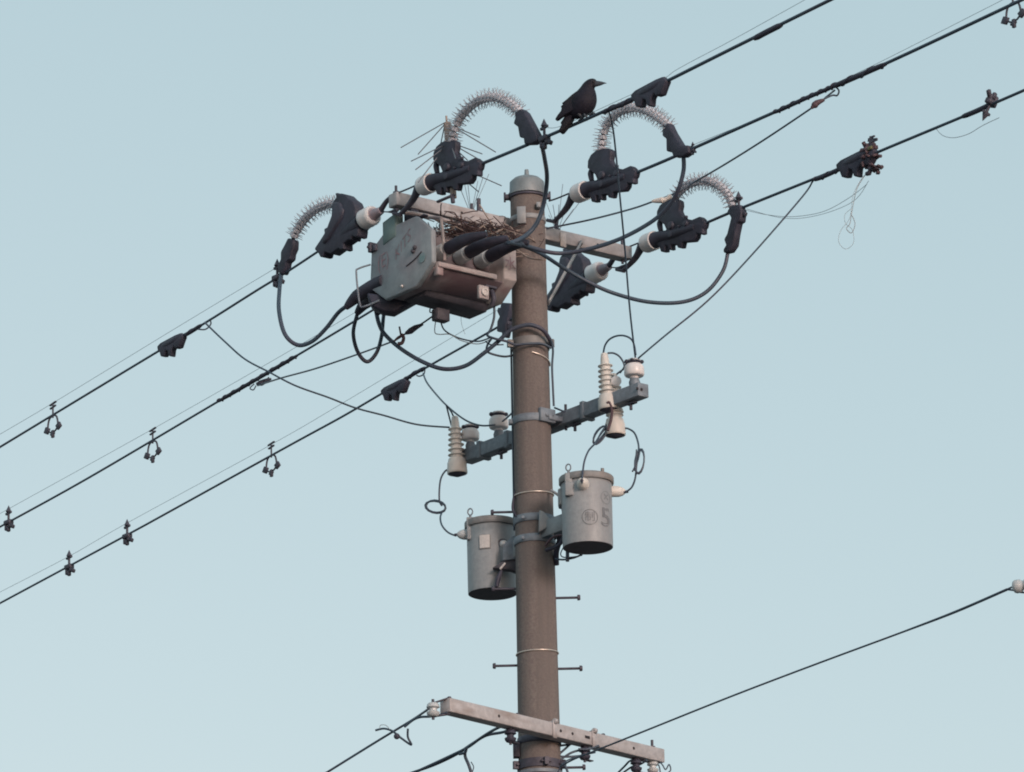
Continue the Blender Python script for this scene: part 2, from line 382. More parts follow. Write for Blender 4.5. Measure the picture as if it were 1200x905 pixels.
sleeve([(908, 132), (945, 115), (976, 102)], P2, .0125, 'long spiral-wrapped grip on the middle right cable', 7, 'spiral_grip')
sleeve([(976, 102), (1005, 89.5), (1038, 75)], P2, .0155, 'thicker dark end of the spiral grip on the middle right cable', 3, 'spiral_grip')
sleeve([(256, 470.5), (300, 445), (348, 417)], P2, .0125, 'spiral-wrapped grip on the middle left cable', 9, 'spiral_grip')
sleeve([(742, 117), (725, 124), (706, 132)], P1, .014, 'short spiral wrap between the crow and the lumpy cover', 2, 'spiral_grip')
sleeve([(990, 195), (972, 204), (955, 211)], P3, .0135, 'spiral wrap left of the cover with the rusty fittings', 2.5, 'spiral_grip')
sleeve([(205, 399), (222, 390), (236, 381)], P1, .0125, 'spiral wrap beside the cover on the uppermost left cable', 2, 'spiral_grip')
sleeve([(475, 445), (484, 439), (498, 431)], P3, .0125, 'spiral wrap beside the cover on the lowest left cable', 2, 'spiral_grip')

# lumpy connector covers
def cover_from(pts, zx, zy, sc_, fn, base_px):
    return [fn(zx+x/sc_, zy+y/sc_) for x, y in pts]
nrmw = V((-w.y, w.x, 0))
lum = thing('connector_cover', 'black lumpy connector cover on the lowest left cable', 'cable cover', P3(463, 457), 'black lumpy connector covers')
poly = cover_from([(242, 592), (262, 572), (350, 528), (378, 518), (396, 535), (386, 560), (372, 600), (350, 606), (342, 590), (330, 612), (326, 650), (312, 648), (306, 618), (292, 614), (284, 650), (264, 650), (256, 622), (246, 615)], 400, 340, 5., P3, None)
mb = MB(); mb.prism(poly, nrmw, .04); mb.build('shell', M['rubber'], lum, bevel=.007, seg=2)
mb = MB(); mb.tube([P3(450, 459), P3(463, 454), P3(476, 446)], [.014, .026, .028, .018], 12); mb.build('sleeve', M['rubber2'], lum)
def lpos(fn, px, py): return fn(px, py)
dup(lum, P1(201, 405), 'black lumpy connector cover on the uppermost left cable')
dup(lum, P1(762, 109), 'black lumpy connector cover on the cable right of the crow', scale=1.12)
dup(lum, P3(1004, 191), 'black lumpy connector cover beside rusty fittings at the right', scale=1.2)

# ------------------------------------------------------------------ bird line holders
def holder(kind, p, label, fn):
    o = thing('bird_line_holder', label, 'wire holder', p, 'bird line holders clipped on the cables')
    q = nrmw; Z = V((0, 0, .57))
    if kind == 'open':
        K = V((0, 0, 1))
        mb = MB(); mb.cyl(p-K*.01, p+K*.085, .0055, 8)
        for h, l in ((.078, .034), (.055, .03)): mb.bar(p+K*h-w*l, p+K*(h+.01)+w*l, .012, .008)
        mb.build('stem', M['darksteel'], o)
        mb = MB(); mb.tube([p+w*x+K*z for x, z in ((-.058, -.075), (-.052, -.035), (-.036, -.006), (0, .004), (.036, -.006), (.052, -.035), (.058, -.075))], .006, 8, 4)
        mb.build('clip', M['darksteel'], o)
        for sx in (-1, 1):
            mb = MB(); c = p+w*.066*sx-K*.078; mb.box(c, w*.02+K*.010*sx, q*.008, K*.017-w*.012*sx); mb.build('weight', M['darksteel'], o, bevel=.003)
        mb = MB(); mb.tube([p-w*.058-K*.075, p-w*.03-K*.098, p-K*.103, p+w*.03-K*.098, p+w*.058-K*.075], .006, 6, 3); mb.box(p-K*.115, w*.011, q*.008, K*.024); mb.bar(p-K*.115-w*.026, p-K*.112+w*.02, .012, .012)
        mb.build('foot', M['darksteel'], o, bevel=.002)
    else:
        mb = MB(); mb.cyl(p, p+Z*.12, .008, 8); mb.lathe(p+Z*.105, Z, [(0, .006), (.012, .02), (.03, .012), (.055, .001)], 7)
        mb.bar(p+Z*.105-w*.03, p+Z*.115+w*.03, .014, .014); mb.build('stem', M['darksteel'], o)
        mb = MB(); mb.box(p-Z*.005, w*.036, q*.02, Z*.028); mb.box(p-Z*.05-w*.022, w*.011, q*.014, Z*.045); mb.box(p-Z*.045+w*.024, w*.012, q*.014, Z*.03)
        mb.box(p-Z*.08, w*.012, q*.012, Z*.035); mb.build('clamp', M['darksteel'], o, bevel=.005)
        mb = MB(); mb.bar(p-Z*.03+w*.02, p-Z*.085+w*.062, .02, .024); mb.build('lever', M['darksteel'], o, bevel=.003)
    return o
ho = holder('open', P1(62, 488), 'open fork-shaped line holder on the uppermost left cable, near the left edge', P1)
dup(ho, P2(179, 518), 'open fork-shaped line holder on the middle left cable')
dup(ho, P3(318, 534.5), 'open fork-shaped line holder on the lowest left cable')
dup(ho, P2(1187, 4), 'line holder cut by the top right corner of the photo')
hc = holder('closed', P2(10, 612), 'compact line holder at the left edge on the middle left cable', P2)
dup(hc, P3(149, 628), 'compact line holder on the lowest left cable, the right one of its pair')
dup(hc, P3(81, 664), 'compact line holder on the lowest left cable, the left one of its pair')
dup(hc, P1(638, 162), 'compact line holder between the pole top arch and the crow tail')
dup(hc, P1(325, 325), 'compact line holder at the foot of the left arch guard')
dup(hc, P3(866, 246), 'compact line holder at the foot of the lowest right arch guard')
dup(hc, P3(594, 380), 'compact line holder close to the left side of the pole')
dup(hc, P2(812, 176), 'compact line holder right of the middle arch guard', scale=.45)
o = dup(hc, P3(1161, 121), 'upside-down tilted line holder on the lowest right cable'); o.rotation_euler = (0, pi+.45, 0)
dup(hc, P1(1012, -18), 'line holder cut off by the top edge of the photo')
# rusty clump of fittings
cl = thing('rusty_fitting', 'clump of rusty fittings with a yellow tag on the right-hand cable', 'cable fitting', P3(1022, 186))
mb = MB()
for i in range(26):
    c = P3(1013+random.random()*20, 168+random.random()*34)+nrmw*random.uniform(-.03, .03); d = V([random.gauss(0, 1) for _ in range(3)]).normalized()
    x, y, z_ = frame(d); mb.box(c, x*random.uniform(.006, .016), y*random.uniform(.006, .012), z_*random.uniform(.01, .025))
mb.build('bracket', M['rustred'], cl, bevel=.002)
mb = MB(); mb.box(P3(1024, 175)-nrmw*.03, w*.02, nrmw*.004, Z*.010); mb.build('tag', M['yellow'], cl, bevel=.002)
mb = MB()
for k in range(7):
    c = P3(1018+random.random()*8, 160+random.random()*10); mb.bar(c-w*.02, c+w*.02+Z*random.uniform(-.02, .02), .009, .009)
mb.cyl(P3(1021, 172), P3(1020, 160), .007, 6)
mb.tube([P3(1021, 160), P3(1019, 170), P3(1016, 185), P3(1018, 196), P3(1020, 203)], .008, 6)
for k in range(9):
    c = P3(1013+random.random()*12, 196+random.random()*10); mb.ball(c, .014, 7, 4)
mb.build('hook', M['darksteel'], cl)

# ------------------------------------------------------------------ strain insulators with rubber covers
def zz_(ox, oy, s): return lambda x, y: (ox+x/s, oy+y/s)
z1 = zz_(490, 130, 8.227)
def pl(fn, zf, pts): return [fn(*zf(x, y)) for x, y in pts]
GS = 'strain insulators with black rubber covers'
s1 = thing('strain_insulator', 'white strain insulator in a black cover above the left end of the top arm', 'insulator', P1(566, 191.5), GS)
pA = P1(*z1(35, 732)); pB = P1(*z1(128, 693)); ax = (pB-pA); Ln = ax.length
mb = MB(); mb.lathe(pA, ax, [(-.006, .03), (0, .046), (.004, .054), (.02, .0575), (.03, .0545), (.045, .058), (.058, .0545), (.07, .058), (Ln, .057), (Ln+.002, .03)], 28)
mb.build('insulator', M['porcelain'], s1)
mb = MB(); mb.tube([pB-ax*.03, P1(*z1(190, 665)), P1(*z1(300, 640)), P1(*z1(430, 590)), P1(*z1(520, 560))], [.050, .042, .036, .036, .032, .028], 16); mb.build('sleeve', M['rubber'], s1)
mb = MB(); mb.prism(pl(P1, z1, [(150, 640), (215, 625), (258, 590), (240, 545), (205, 512), (168, 480), (172, 410), (200, 350), (245, 310), (300, 285), (362, 285), (385, 300), (388, 345), (378, 395), (395, 440), (432, 478), (500, 490), (575, 455), (602, 480), (600, 500), (625, 505), (612, 560), (600, 575), (600, 625), (575, 632), (545, 622), (540, 660), (510, 702), (410, 712), (398, 768), (365, 770), (352, 735), (300, 740), (302, 785), (275, 792), (268, 745), (245, 745), (245, 808), (205, 812), (192, 765), (160, 735)]), nrmw, .042)
mb.build('cover', M['rubber'], s1, bevel=.012, seg=2, angle=50)
mb = MB(); mb.tube(pl(P1, z1, [(190, 480), (175, 530), (185, 600)]), [.014, .018, .014], 8); mb.build('strap', M['rubber'], s1)
for (x, y, rr_) in ((310, 550, .026), (310, 640, .022), (450, 530, .02), (390, 560, .008), (455, 465, .01)):
    mb = MB(); mb.lathe(P1(*z1(x, y))-nrmw*.018, -nrmw, [(0, rr_), (.018, rr_*.8), (.02, rr_*.3)], 12)
    mb.build('bolt_cap', M['rubber2'], s1)
def link(tag_o, pts, ins, r0=.018):
    mb = MB(); mb.tube(pts, [r0*.7, r0*.8, r0, r0*1.15, .03], 10); return mb.build('link', M['darksteel'], tag_o)
link(s1, [P1(468, 252), P1(476, 244), P1(484, 234), P1(491, 220)], 0)
# split pin / clevis rods
mb = MB(); mb.tube([P1(463, 227), P1(472, 224), P1(486, 218)], .005, 6); mb.tube([P1(461, 250), P1(470, 252)], .012, 6, smooth=False); mb.build('clevis', M['darksteel'], s1)
def rdup(px, py, fn, label): return dup(s1, fn(px, py), label)
rdup(748, 201, P2, 'white strain insulator in a black cover right of the pole top')
rdup(829, 260.5, P3, 'white strain insulator in a black cover at the right end of the top arm')

# covers facing the other way
z2 = zz_(365, 215, 10.055)
s2 = thing('strain_insulator', 'big black insulator cover left of the switch box with a white disc', 'insulator', P1(373, 294), GS)
pA = P1(*z2(728, 372)); pB = P1(*z2(612, 436)); ax = pB-pA; Ln = ax.length
mb = MB(); mb.lathe(pA, ax, [(.022, .026), (.0, .034), (-.008, .047), (.0, .056), (.015, .060), (.035, .057), (.045, .0605), (.07, .0575), (.085, .061), (Ln*.9, .060), (Ln, .05), (Ln+.001, .03)], 30)
mb.build('insulator', M['porcelain'], s2)
mb = MB(); mb.lathe(pA+ax.normalized()*.012, -ax, [(0, .042), (.012, .036), (.05, .028), (.09, .022)], 16); mb.build('socket', M['porcelain_in'], s2)
mb = MB(); mb.prism(pl(P1, z2, [(335, 130), (360, 122), (370, 140), (405, 130), (450, 145), (490, 185), (545, 225), (560, 260), (580, 320), (570, 400), (600, 520), (612, 560), (600, 640), (570, 648), (535, 625), (525, 680), (495, 675), (430, 720), (435, 785), (405, 795), (370, 780), (280, 845), (210, 820), (195, 875), (160, 882), (135, 830), (95, 795), (100, 770), (160, 680), (210, 600), (205, 550), (240, 530), (265, 510), (290, 420), (305, 350), (295, 290), (310, 230), (350, 180)]), nrmw, .075)
mb.build('cover', M['rubber'], s2, bevel=.012, seg=2, angle=50)
mb = MB(); mb.prism(pl(P1, z2, [(320, 235), (400, 230), (450, 330), (430, 420), (340, 560), (270, 680), (210, 740), (190, 690), (250, 560), (310, 400)]), nrmw, .105); mb.build('side_flap', M['rubber2'], s2, bevel=.015, seg=2, angle=50)
mb = MB(); mb.tube([P1(*z2(600, 470)), P1(*z2(450, 570)), P1(*z2(300, 720)), P1(*z2(160, 760))], [.055, .042, .034, .026], 14); mb.build('sleeve', M['rubber'], s2)
mb = MB(); mb.tube([P1(437, 251), P1(446, 246), P1(454, 235), P1(466, 226)], [.028, .017, .014, .015], 10); mb.build('link', M['darksteel'], s2)
mb = MB(); mb.tube([P1(447, 248), P1(458, 248.5), P1(466, 246)], [.004, .004, .012, .012], 6); mb.build('clevis', M['darksteel'], s2)
dup(s2, P3(373+266, 294+63), 'black insulator cover hanging right of the pole behind the diagonal brace')

# ------------------------------------------------------------------ arched bird guards
GA = 'arched spiked bird guards'
def arch(pts, fn, label, clamp_px, clamp_w=.05, base=None, deg=None):
    p = smooth_path([fn(*q) for q in pts], 10)
    o = thing('arch_guard', label, 'bird guard', p[0] if base is None else base, GA)
    Ls = [0]
    for i in range(1, len(p)): Ls.append(Ls[-1]+(p[i]-p[i-1]).length)
    def at(s):
        for i in range(1, len(p)):
            if Ls[i] >= s:
                t = (s-Ls[i-1])/(Ls[i]-Ls[i-1]+1e-9); return p[i-1]+(p[i]-p[i-1])*t, (p[i]-p[i-1]).normalized()
        return p[-1], (p[-1]-p[-2]).normalized()
    T = Ls[-1]; mb = MB(); mb.tube(p, .013, 10, smooth=False); mb.build('core', M['rubber'], o)
    step = .034; n = int(T/step); mb = MB(); sp = MB()
    for i in range(n):
        c, t = at((i+.5)*step); c2, _ = at((i+.86)*step); c0, _ = at((i+.16)*step)
        jr = random.uniform(.92, 1.08)
        mb.tube([c0, c, c2], [.0245, .0265, .0245], 12, smooth=False)
        x, y, z_ = frame(t)
        for u_ in (.25, .75):
            cc, tt = at((i+u_)*step)
            for k in range(6):
                an = 2*pi*(k/6)+(u_ > .5)*.52+random.uniform(-.06, .06)
                d = (x*cos(an)+y*sin(an)+tt*random.uniform(-.12, .12)).normalized()
                l = random.uniform(.054, .062); sp.tube([cc+d*.014, cc+d*l], [.0030, .0014], 4, smooth=False)
    mb.build('guard_tube', M['guard'], o); sp.build('spikes', M['spike'], o)
    if clamp_px:
        mb = MB(); mb.prism([fn(*q) for q in clamp_px], nrmw, clamp_w); mb.build('clamp', M['rubber'], o, bevel=.009, seg=2, angle=50)
    return o
z3 = zz_(440, 90, 5.)
arch([(530, 168), (532, 156), (538, 140), (550, 126), (564, 117), (578, 114), (592, 118), (606, 128), (611, 134)], P1, 'highest spiked arch guard, on the cable left of the crow',
     [z3(x, y) for x, y in [(838, 205), (870, 193), (890, 210), (958, 335), (965, 380), (935, 398), (890, 400), (886, 365), (862, 360), (852, 300), (826, 280), (835, 250)]])
z4 = zz_(620, 80, 4.114)
arch([(705, 178), (705.5, 168), (707, 157), (711, 146), (722, 134), (734, 128), (746, 126.5), (761, 131), (776, 141), (785, 149)], P2, 'middle spiked arch guard, right of the pole below the crow',
     [z4(x, y) for x, y in [(660, 275), (685, 268), (705, 310), (745, 375), (780, 375), (785, 410), (755, 430), (710, 432), (700, 405), (676, 405), (675, 345), (656, 330)]])
z5 = zz_(740, 190, 7.54)
arch([(791, 231), (800, 221), (810, 215), (825, 212), (838, 215), (849, 223), (856, 234), (860, 246)], P3, 'lowest right spiked arch guard at the end of the top arm',
     [z5(x, y) for x, y in [(905, 390), (975, 380), (995, 430), (985, 530), (960, 545), (940, 640), (925, 740), (885, 800), (840, 810), (835, 780), (860, 740), (842, 690), (870, 640), (890, 560), (905, 500), (870, 440)]])
z6 = zz_(300, 220, 6.96)
arch([(399, 240), (392, 239.5), (385, 239), (373, 244), (362, 252), (353, 262), (347, 272), (343.5, 280)], P1, 'left spiked arch guard above the left black cover',
     [z6(x, y) for x, y in [(285, 415), (328, 430), (325, 500), (305, 545), (300, 590), (270, 615), (262, 660), (235, 715), (205, 700), (200, 640), (225, 590), (225, 530), (258, 470)]])
z7 = zz_(580, 360, 15.)
mb = MB(); mb.prism([P3(*z7(x, y)) for x, y in [(160, -70), (320, -60), (310, 60), (255, 300), (240, 420), (215, 540), (175, 540), (170, 460), (80, 440), (90, 260), (130, 180), (85, 90), (105, 10), (140, 30)]], nrmw, .05)
single('cable_clamp', mb, M['rubber'], 'black clamp at the left edge of the pole below the switch box', 'clamp', bevel=.008, seg=2)

# ------------------------------------------------------------------ umbrella and fan spikes
um = thing('spike_umbrella', 'three tiers of long thin rods spreading round the highest black cover', 'bird spikes', P1(531, 236))
yU = P1(531, 236).y
mb = MB(); mb.tube([Y(523, 136, yU+.06), Y(524, 150, yU+.06)], .006, 8, smooth=False); mb.tube([Y(524, 144, yU+.06), Y(527.5, 168, yU+.06)], [.022, .032], 10, smooth=False); mb.build('finial', M['straw'], um)
mb = MB(); mb.tube([Y(527, 166, yU+.06), Y(531, 222, yU+.06)], .012, 8, smooth=False); mb.tube([Y(530.5, 218, yU+.03), Y(531.5, 232, yU+.03)], .019, 10, smooth=False); mb.build('post', M['straw'], um)
mb = MB(); mb.bar(Y(512, 237, yU+.04), Y(533, 228, yU), .02, .012); mb.tube([Y(530, 230, yU), Y(531, 238, yU)], .013, 8, smooth=False); mb.build('bracket', M['darksteel'], um, bevel=.002)
ribs = [((521, 144), (470, 173), -.35), ((521, 146), (490, 181), -.1), ((521, 147), (516, 171), .2), ((528, 147), (562, 161), .35), ((530, 148), (581, 178.5), .1), ((527, 149), (537, 164), -.3), ((521, 170), (482, 189), -.35), ((522, 172), (487, 199), -.1), ((530, 168), (565, 180.5), .3), ((530, 169), (570, 192), .05), ((529, 170), (548, 188), -.2), ((529, 171), (534, 186), -.4), ((512, 185), (490, 214), -.05), ((531, 193), (588, 218), .05), ((531, 200), (561, 225), -.2)]
for p0, p1, dy in ribs:
    mb = MB(); mb.tube([Y(p0[0], p0[1], yU+.06), Y(p1[0], p1[1], yU+.06+dy)], .0034, 5, smooth=False); mb.build('rod', M['rib'], um)
def fan(c, tips, label):
    o = thing('spike_fan', label, 'bird spikes', c, 'upright spike fans on the top arm')
    mb = MB(); mb.lathe(c-Z*.012, Z, [(0, .022), (.03, .016)], 10); mb.build('socket', M['darksteel'], o)
    for i, (px, py) in enumerate(tips):
        mb = MB(); mb.tube([c, Y(px, py, c.y+random.uniform(-.15, .15))], .0018, 4, smooth=False); mb.build('rod', M['rib'], o)
    return o
fc = L(552, 252, UP_Q, a); fan(fc, [(540, 222), (538, 218), (544, 214), (548, 212), (560, 212), (566, 208), (573, 204)], 'upright fan of thin rods on the top arm left of the pole')
fc = L(653, 272, UP_Q, a); fan(fc, [(640, 237), (643, 252), (655, 240), (659.5, 216), (665, 240), (680, 236), (672, 245), (648, 240)], 'upright fan of thin rods on the top arm right of the pole')

# ------------------------------------------------------------------ switch box
SL = L(470, 305, UP_Q, a)
def sw(t, s, h): return SL+a*t+w*s+Z*h
sb = thing('switch_box', 'weathered grey pole switch box with red painted marks under the top arm', 'switch box', sw(.3, 0, -.2))
octo = [(-.15, -.2), (.15, -.2), (.30, -.095), (.30, .10), (.15, .225), (-.13, .225), (-.28, .14), (-.30, -.09)]
LEN = .61
def plateo(t0, t1, k=1., fl=None):
    mb = MB(); n = len(octo)
    mb.ring_loft([[sw(t0, s*k, h*k) for s, h in octo], [sw(t1, s*k, h*k) for s, h in octo]]); return mb
plateo(-.005, .03).build('end_plate', M['box'], sb, bevel=.008, seg=2)
plateo(LEN-.09, LEN+.005, .97).build('end_plate', M['boxpale'], sb, bevel=.008, seg=2)
body = [(-.13, -.19), (.14, -.19), (.285, -.115), (.16, -.06), (.15, .13), (.08, .19), (-.12, .19), (-.25, .11), (-.27, -.08)]
mb = MB(); mb.ring_loft([[sw(.028, s, h) for s, h in body], [sw(LEN-.088, s, h) for s, h in body]]); mb.build('housing', M['boxlow'], sb, bevel=.004)
mb = MB(); mb.ring_loft([[sw(.04, s, h) for s, h in [(.16, -.085), (.305, -.115), (.305, -.085), (.16, -.055)]], [sw(LEN-.15, s, h) for s, h in [(.16, -.085), (.305, -.115), (.305, -.085), (.16, -.055)]]])
mb.build('lip', M['boxpale'], sb, bevel=.003)
mb = MB(); mb.box(sw(.06, .275, -.125), a*.022, w*.02, Z*.035); mb.build('lip_bracket', M['boxpale'], sb, bevel=.004)
# underside keel
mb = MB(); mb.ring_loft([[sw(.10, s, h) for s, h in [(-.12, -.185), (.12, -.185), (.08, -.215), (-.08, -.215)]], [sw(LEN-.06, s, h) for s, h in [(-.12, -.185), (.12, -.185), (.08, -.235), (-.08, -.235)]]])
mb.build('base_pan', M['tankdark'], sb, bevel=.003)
# top rails and hanger
mb = MB(); mb.tube([sw(-.02, .06, .27), sw(.1, .08, .27), sw(.3, .12, .25), sw(.5, .14, .22)], .014, 8)
mb.tube([sw(0, -.1, .245), sw(.3, -.08, .245), sw(.55, -.06, .24)], .014, 8); mb.build('top_rail', M['boxpale'], sb)
mb = MB(); mb.tube([sw(.11, .24, .21), sw(.115, .25, .1), sw(.12, .255, -.05)], .0095, 8); mb.tube([sw(.11, .24, .21), sw(.1, .1, .25)], .0095, 8, smooth=False); mb.build('side_rod', M['boxpale'], sb)
for t in (.08, .45):
    mb = MB(); mb.box(sw(t, -.0, .285), a*.03, w*.035, Z*.05); mb.bar(sw(t, -.12, .25), sw(t, .14, .25), .035, .012); mb.build('hanger', M['darksteel'], sb, bevel=.004)
mb = MB(); mb.box(sw(.02, -.10, .215), a*.03, w*.062+Z*.012, Z*.07); mb.build('corner_box', M['boxgreen'], sb, bevel=.004)
mb = MB(); mb.box(sw(0, -.27, .15), a*.03, w*.012, Z*.03); mb.cyl(sw(-.04, -.27, .15), sw(.05, -.27, .15), .01, 8); mb.box(sw(.0, -.24, .14), a*.02, w*.02, Z*.02); mb.build('latch', M['darksteel'], sb, bevel=.003)
# handle
mb = MB(); mb.tube([sw(-.01, -.28, .05), sw(-.06, -.33, .03), sw(-.07, -.34, -.0), sw(-.07, -.31, -.19), sw(-.06, -.28, -.215), sw(-.01, -.2, -.19)], .0058, 8, 4); mb.build('handle', M['steel'], sb)
# window ring and bolts
mb = MB(); c = L(566, 343, sw(0, .31, 0), a); mb.box(c, a*.035, w*.012, Z*.04); mb.build('gauge_plate', M['boxpale'], sb, bevel=.003)
mb = MB(); mb.lathe(c+w*.012, w, [(0, .024), (.012, .024), (.014, .015), (.008, .012), (.008, .0)], 16); mb.build('gauge', M['plate'], sb)
mb = MB(); c2 = L(576, 341, sw(0, .3, 0), a); mb.tube([c2, c2+w*.02-Z*.05, c2-Z*.09], .014, 8); mb.bar(c2+Z*.02-a*.05, c2+Z*.02+a*.03, .03, .012); mb.build('lever', M['darksteel'], sb)
mb = MB(); mb.ball(sw(-.012, .02, -.165), .009, 8, 5); mb.build('bolt', M['plate'], sb)
mb = MB()
for px, py in ((484, 294.5), (486, 290)): mb.ball(L(px, py, sw(-.01, 0, 0), w), .014, 8, 5)
mb.tube([L(px, py, sw(-.008, 0, 0), w) for px, py in [(476, 312), (486, 304), (494, 295)]], .004, 6); mb.build('hinge', M['tankdark'], sb)
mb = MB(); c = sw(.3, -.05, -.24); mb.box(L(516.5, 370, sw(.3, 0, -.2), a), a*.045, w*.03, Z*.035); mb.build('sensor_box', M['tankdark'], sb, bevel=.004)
mb = MB(); mb.lathe(L(495, 302, sw(-.008, 0, 0), w), -a, [(0, .03), (.002, .03)], 14); mb.build('round_sticker', M['green'], sb)
# bushings and sleeves towards the viewer
for k in range(3):
    t = .14+.15*k; d = (w+Z*.06).normalized(); b0 = sw(t, .13, .015+.005*k)
    mb = MB(); prof = [(0, .04)]
    for j in range(6): prof += [(.035+j*.015, .036), (.042+j*.015, .045), (.049+j*.015, .036)]
    prof += [(.135, .04)]
    mb.lathe(b0, d, prof, 20); mb.build('bushing', M['greywhite'], sb, angle=60)
    mb = MB(); mb.tube([b0+d*.13, b0+d*.19, b0+d*.26, b0+d*.34+a*.02, b0+d*(.42)+a*.06], [.038, .039, .037, .029, .016], 16); mb.build('bushing_sleeve', M['rubber'], sb)
# the far side ones
for k, (p0, p1, p2) in enumerate((((437, 336), (418, 348), (405, 361)), ((440, 348), (428, 355), (418, 368)), ((450, 352), (445, 359), (442, 368)))):
    y0 = sw(.05+.16*k, -.28, 0).y
    mb = MB(); mb.tube([Y(p0[0]+14, p0[1]-7, y0-.1), Y(*p0, y0), Y(*p1, y0+.1), Y(*p2, y0+.15)], [.04, .042, .038, .016], 14); mb.build('bushing_sleeve', M['rubber'], sb)
mb = MB(); mb.tube([Y(449, 350, .05), Y(462, 362, .05)], .035, 10, smooth=False); mb.build('gland', M['boxlow'], sb)
mb = MB(); y0 = sw(.05, -.25, 0).y
mb.prism([Y(px, py, y0) for px, py in [(430, 346), (452, 349), (490, 347), (492, 352), (462, 369), (448, 367), (436, 361)]], V((0, 1, 0)), .1); mb.build('terminal_cover', M['rubber'], sb, bevel=.01)

# painted marks: font outlines laid on the metal
def glyph(txt, size, place, name, m_, parent, th=None, off=0):
    cu = bpy.data.curves.new('mark', 'FONT'); cu.body = txt; cu.size = size; cu.align_x = 'CENTER'; cu.align_y = 'CENTER'; cu.offset = off
    ob = bpy.data.objects.new('mark', cu); col.objects.link(ob)
    dg = bpy.context.evaluated_depsgraph_get(); me = ob.evaluated_get(dg).to_mesh()
    vs = [v.co.copy() for v in me.vertices]; fs = [tuple(p.vertices) for p in me.polygons]
    ob.evaluated_get(dg).to_mesh_clear(); bpy.data.objects.remove(ob); bpy.data.curves.remove(cu)
    mb = MB(); mb.v = [place(v.x, v.y) for v in vs]
    for q in fs: mb.face(q)
    return mb.build(name, m_, parent)
cE = L(449, 306, sw(-.0075, 0, 0), w); glyph('(E)', .10, lambda x, y: cE+w*x+Z*(y*1.25+x*.1), 'painted_mark', M['red'], sb, off=-.001)
cK = L(472, 287, sw(-.0075, 0, 0), w); glyph('KITS', .088, lambda x, y: cK+w*x*.9+Z*(y*1.2+x*.55), 'painted_mark', M['red'], sb, off=-.0012)
cW = L(596, 312, sw(0, .305*.97, 0), a)
n_f = (w*.125+Z*.15).normalized()
def place_w(x, y): return sw(.565, .2925, .0)+a*x+Z*y+w*.002
glyph('水', .085, place_w, 'painted_mark', M['red'], sb)

# ------------------------------------------------------------------ bird nest on the switch box
mb = MB(); st = MB()
cx = L(562, 272, UP_Q+w*.14, a)
for i in range(400):
    t = random.gauss(0, .5); t = max(-1.15, min(1.15, t)); c = cx+a*t*.30+w*random.gauss(0, .075)+Z*(random.gauss(0, .033)-.02-.02*t*t-(.05 if i > 340 else 0))
    d = (a*random.gauss(0, 1)+w*random.gauss(0, .8)+Z*random.gauss(0, .25)).normalized(); l = random.uniform(.03, .12)
    k = V([random.gauss(0, .02) for _ in range(3)]); mb.cur = 0 if random.random() < .85 else 1
    mb.tube([c-d*l, c+k, c+d*l], random.uniform(.0014, .0036), 5, 2)
mb.cur = 1
for pts, y0, y1 in (([(582, 276), (600, 289), (612, 297)], -.3, -.35), ([(612, 297), (622, 303), (640, 305)], -.3, -.35), ([(562, 240), (572, 256), (580, 268)], -.25, -.3), ([(520, 272), (545, 277), (566, 265)], -.35, -.3), ([(555, 293), (540, 300), (512, 281)], -.4, -.35), ([(494, 304), (505, 296), (522, 285)], -.45, -.4), ([(510, 258), (530, 266), (552, 262)], -.3, -.3), ([(566, 264), (576, 274), (590, 268)], -.3, -.3), ([(590, 262), (600, 268), (604, 276)], -.25, -.25)):
    mb.tube(spread(pts, y0, y1), .0045, 6)
single('bird_nest', mb, [M['twig'], M['straw']], 'messy brown twig nest on top of the switch box beside the pole', 'bird nest')

# ------------------------------------------------------------------ jumper cables
GJ = 'black jumper cables looping round the pole top'
def jumper(pts, ys, r, label, m_='cable', name='jumper_cable', cat='cable', group=GJ):
    mb = MB(); mb.tube(bend(pts, ys), r, 10, 7); return single(name, mb, M[m_], label, cat, group)
yb = [ (sw(.14+.15*k, .13, 0)+w*.42).y for k in range(3)]
jumper([(634, 166), (638, 185), (641, 208), (638, 235), (631, 258), (620, 273), (606, 282), (592, 286)], [P1(634, 166).y, -.6, -.5, yb[1]], .0125, 'heavy jumper falling past the pole cap to the nest')
jumper([(801, 184), (801, 200), (795, 222), (785, 240), (765, 259), (729, 279), (690, 292), (655, 297), (625, 291), (604, 283)], [P2(801, 184).y, P2(801, 184).y+.1, -.5, -.35, yb[2]], .0125, 'heavy jumper from the middle arch guard swinging left across the pole')
jumper([(853, 296), (847, 318), (828, 342), (800, 354), (760, 354), (720, 344), (690, 331), (660, 314), (635, 298), (612, 288), (596, 284)], [P3(853, 296).y, P3(853, 296).y, -.1, -.25, yb[1]-.02], .0115, 'long jumper sagging right of the pole from the lowest right arch guard')
y1_ = sw(.05, -.28, 0).y+.15
jumper([(330, 318), (327.5, 340), (327, 365), (334, 392), (349, 404.5), (366, 400), (382, 385), (396, 367), (406, 359)], [P1(330, 320).y, .3, .2, y1_], .0125, 'heavy jumper loop at the far left under the left arch guard')
jumper([(419, 367), (414, 390), (419, 412), (430, 424), (441, 414), (447, 395), (449, 375), (450, 366)], [y1_+.1, .3, .3, .3], .0115, 'small closed jumper loop below the left end of the switch box')
jumper([(441, 366), (444, 379), (451, 392), (470, 409), (495, 424), (520, 432.5), (545, 429), (567, 414), (584, 400), (597, 388), (610, 382.5), (622, 381), (635, 386), (643, 396), (647, 406)], [.25, .2, 0, -.1, -.15, -.16, -.05], .0125, 'heavy jumper sagging under the switch box and over the front of the pole')
jumper([(645, 398), (648, 410), (647, 430), (648, 455), (649, 476)], [-.1, -.06, -.05, -.03], .0065, 'cable running down the right side of the pole to the middle arm')
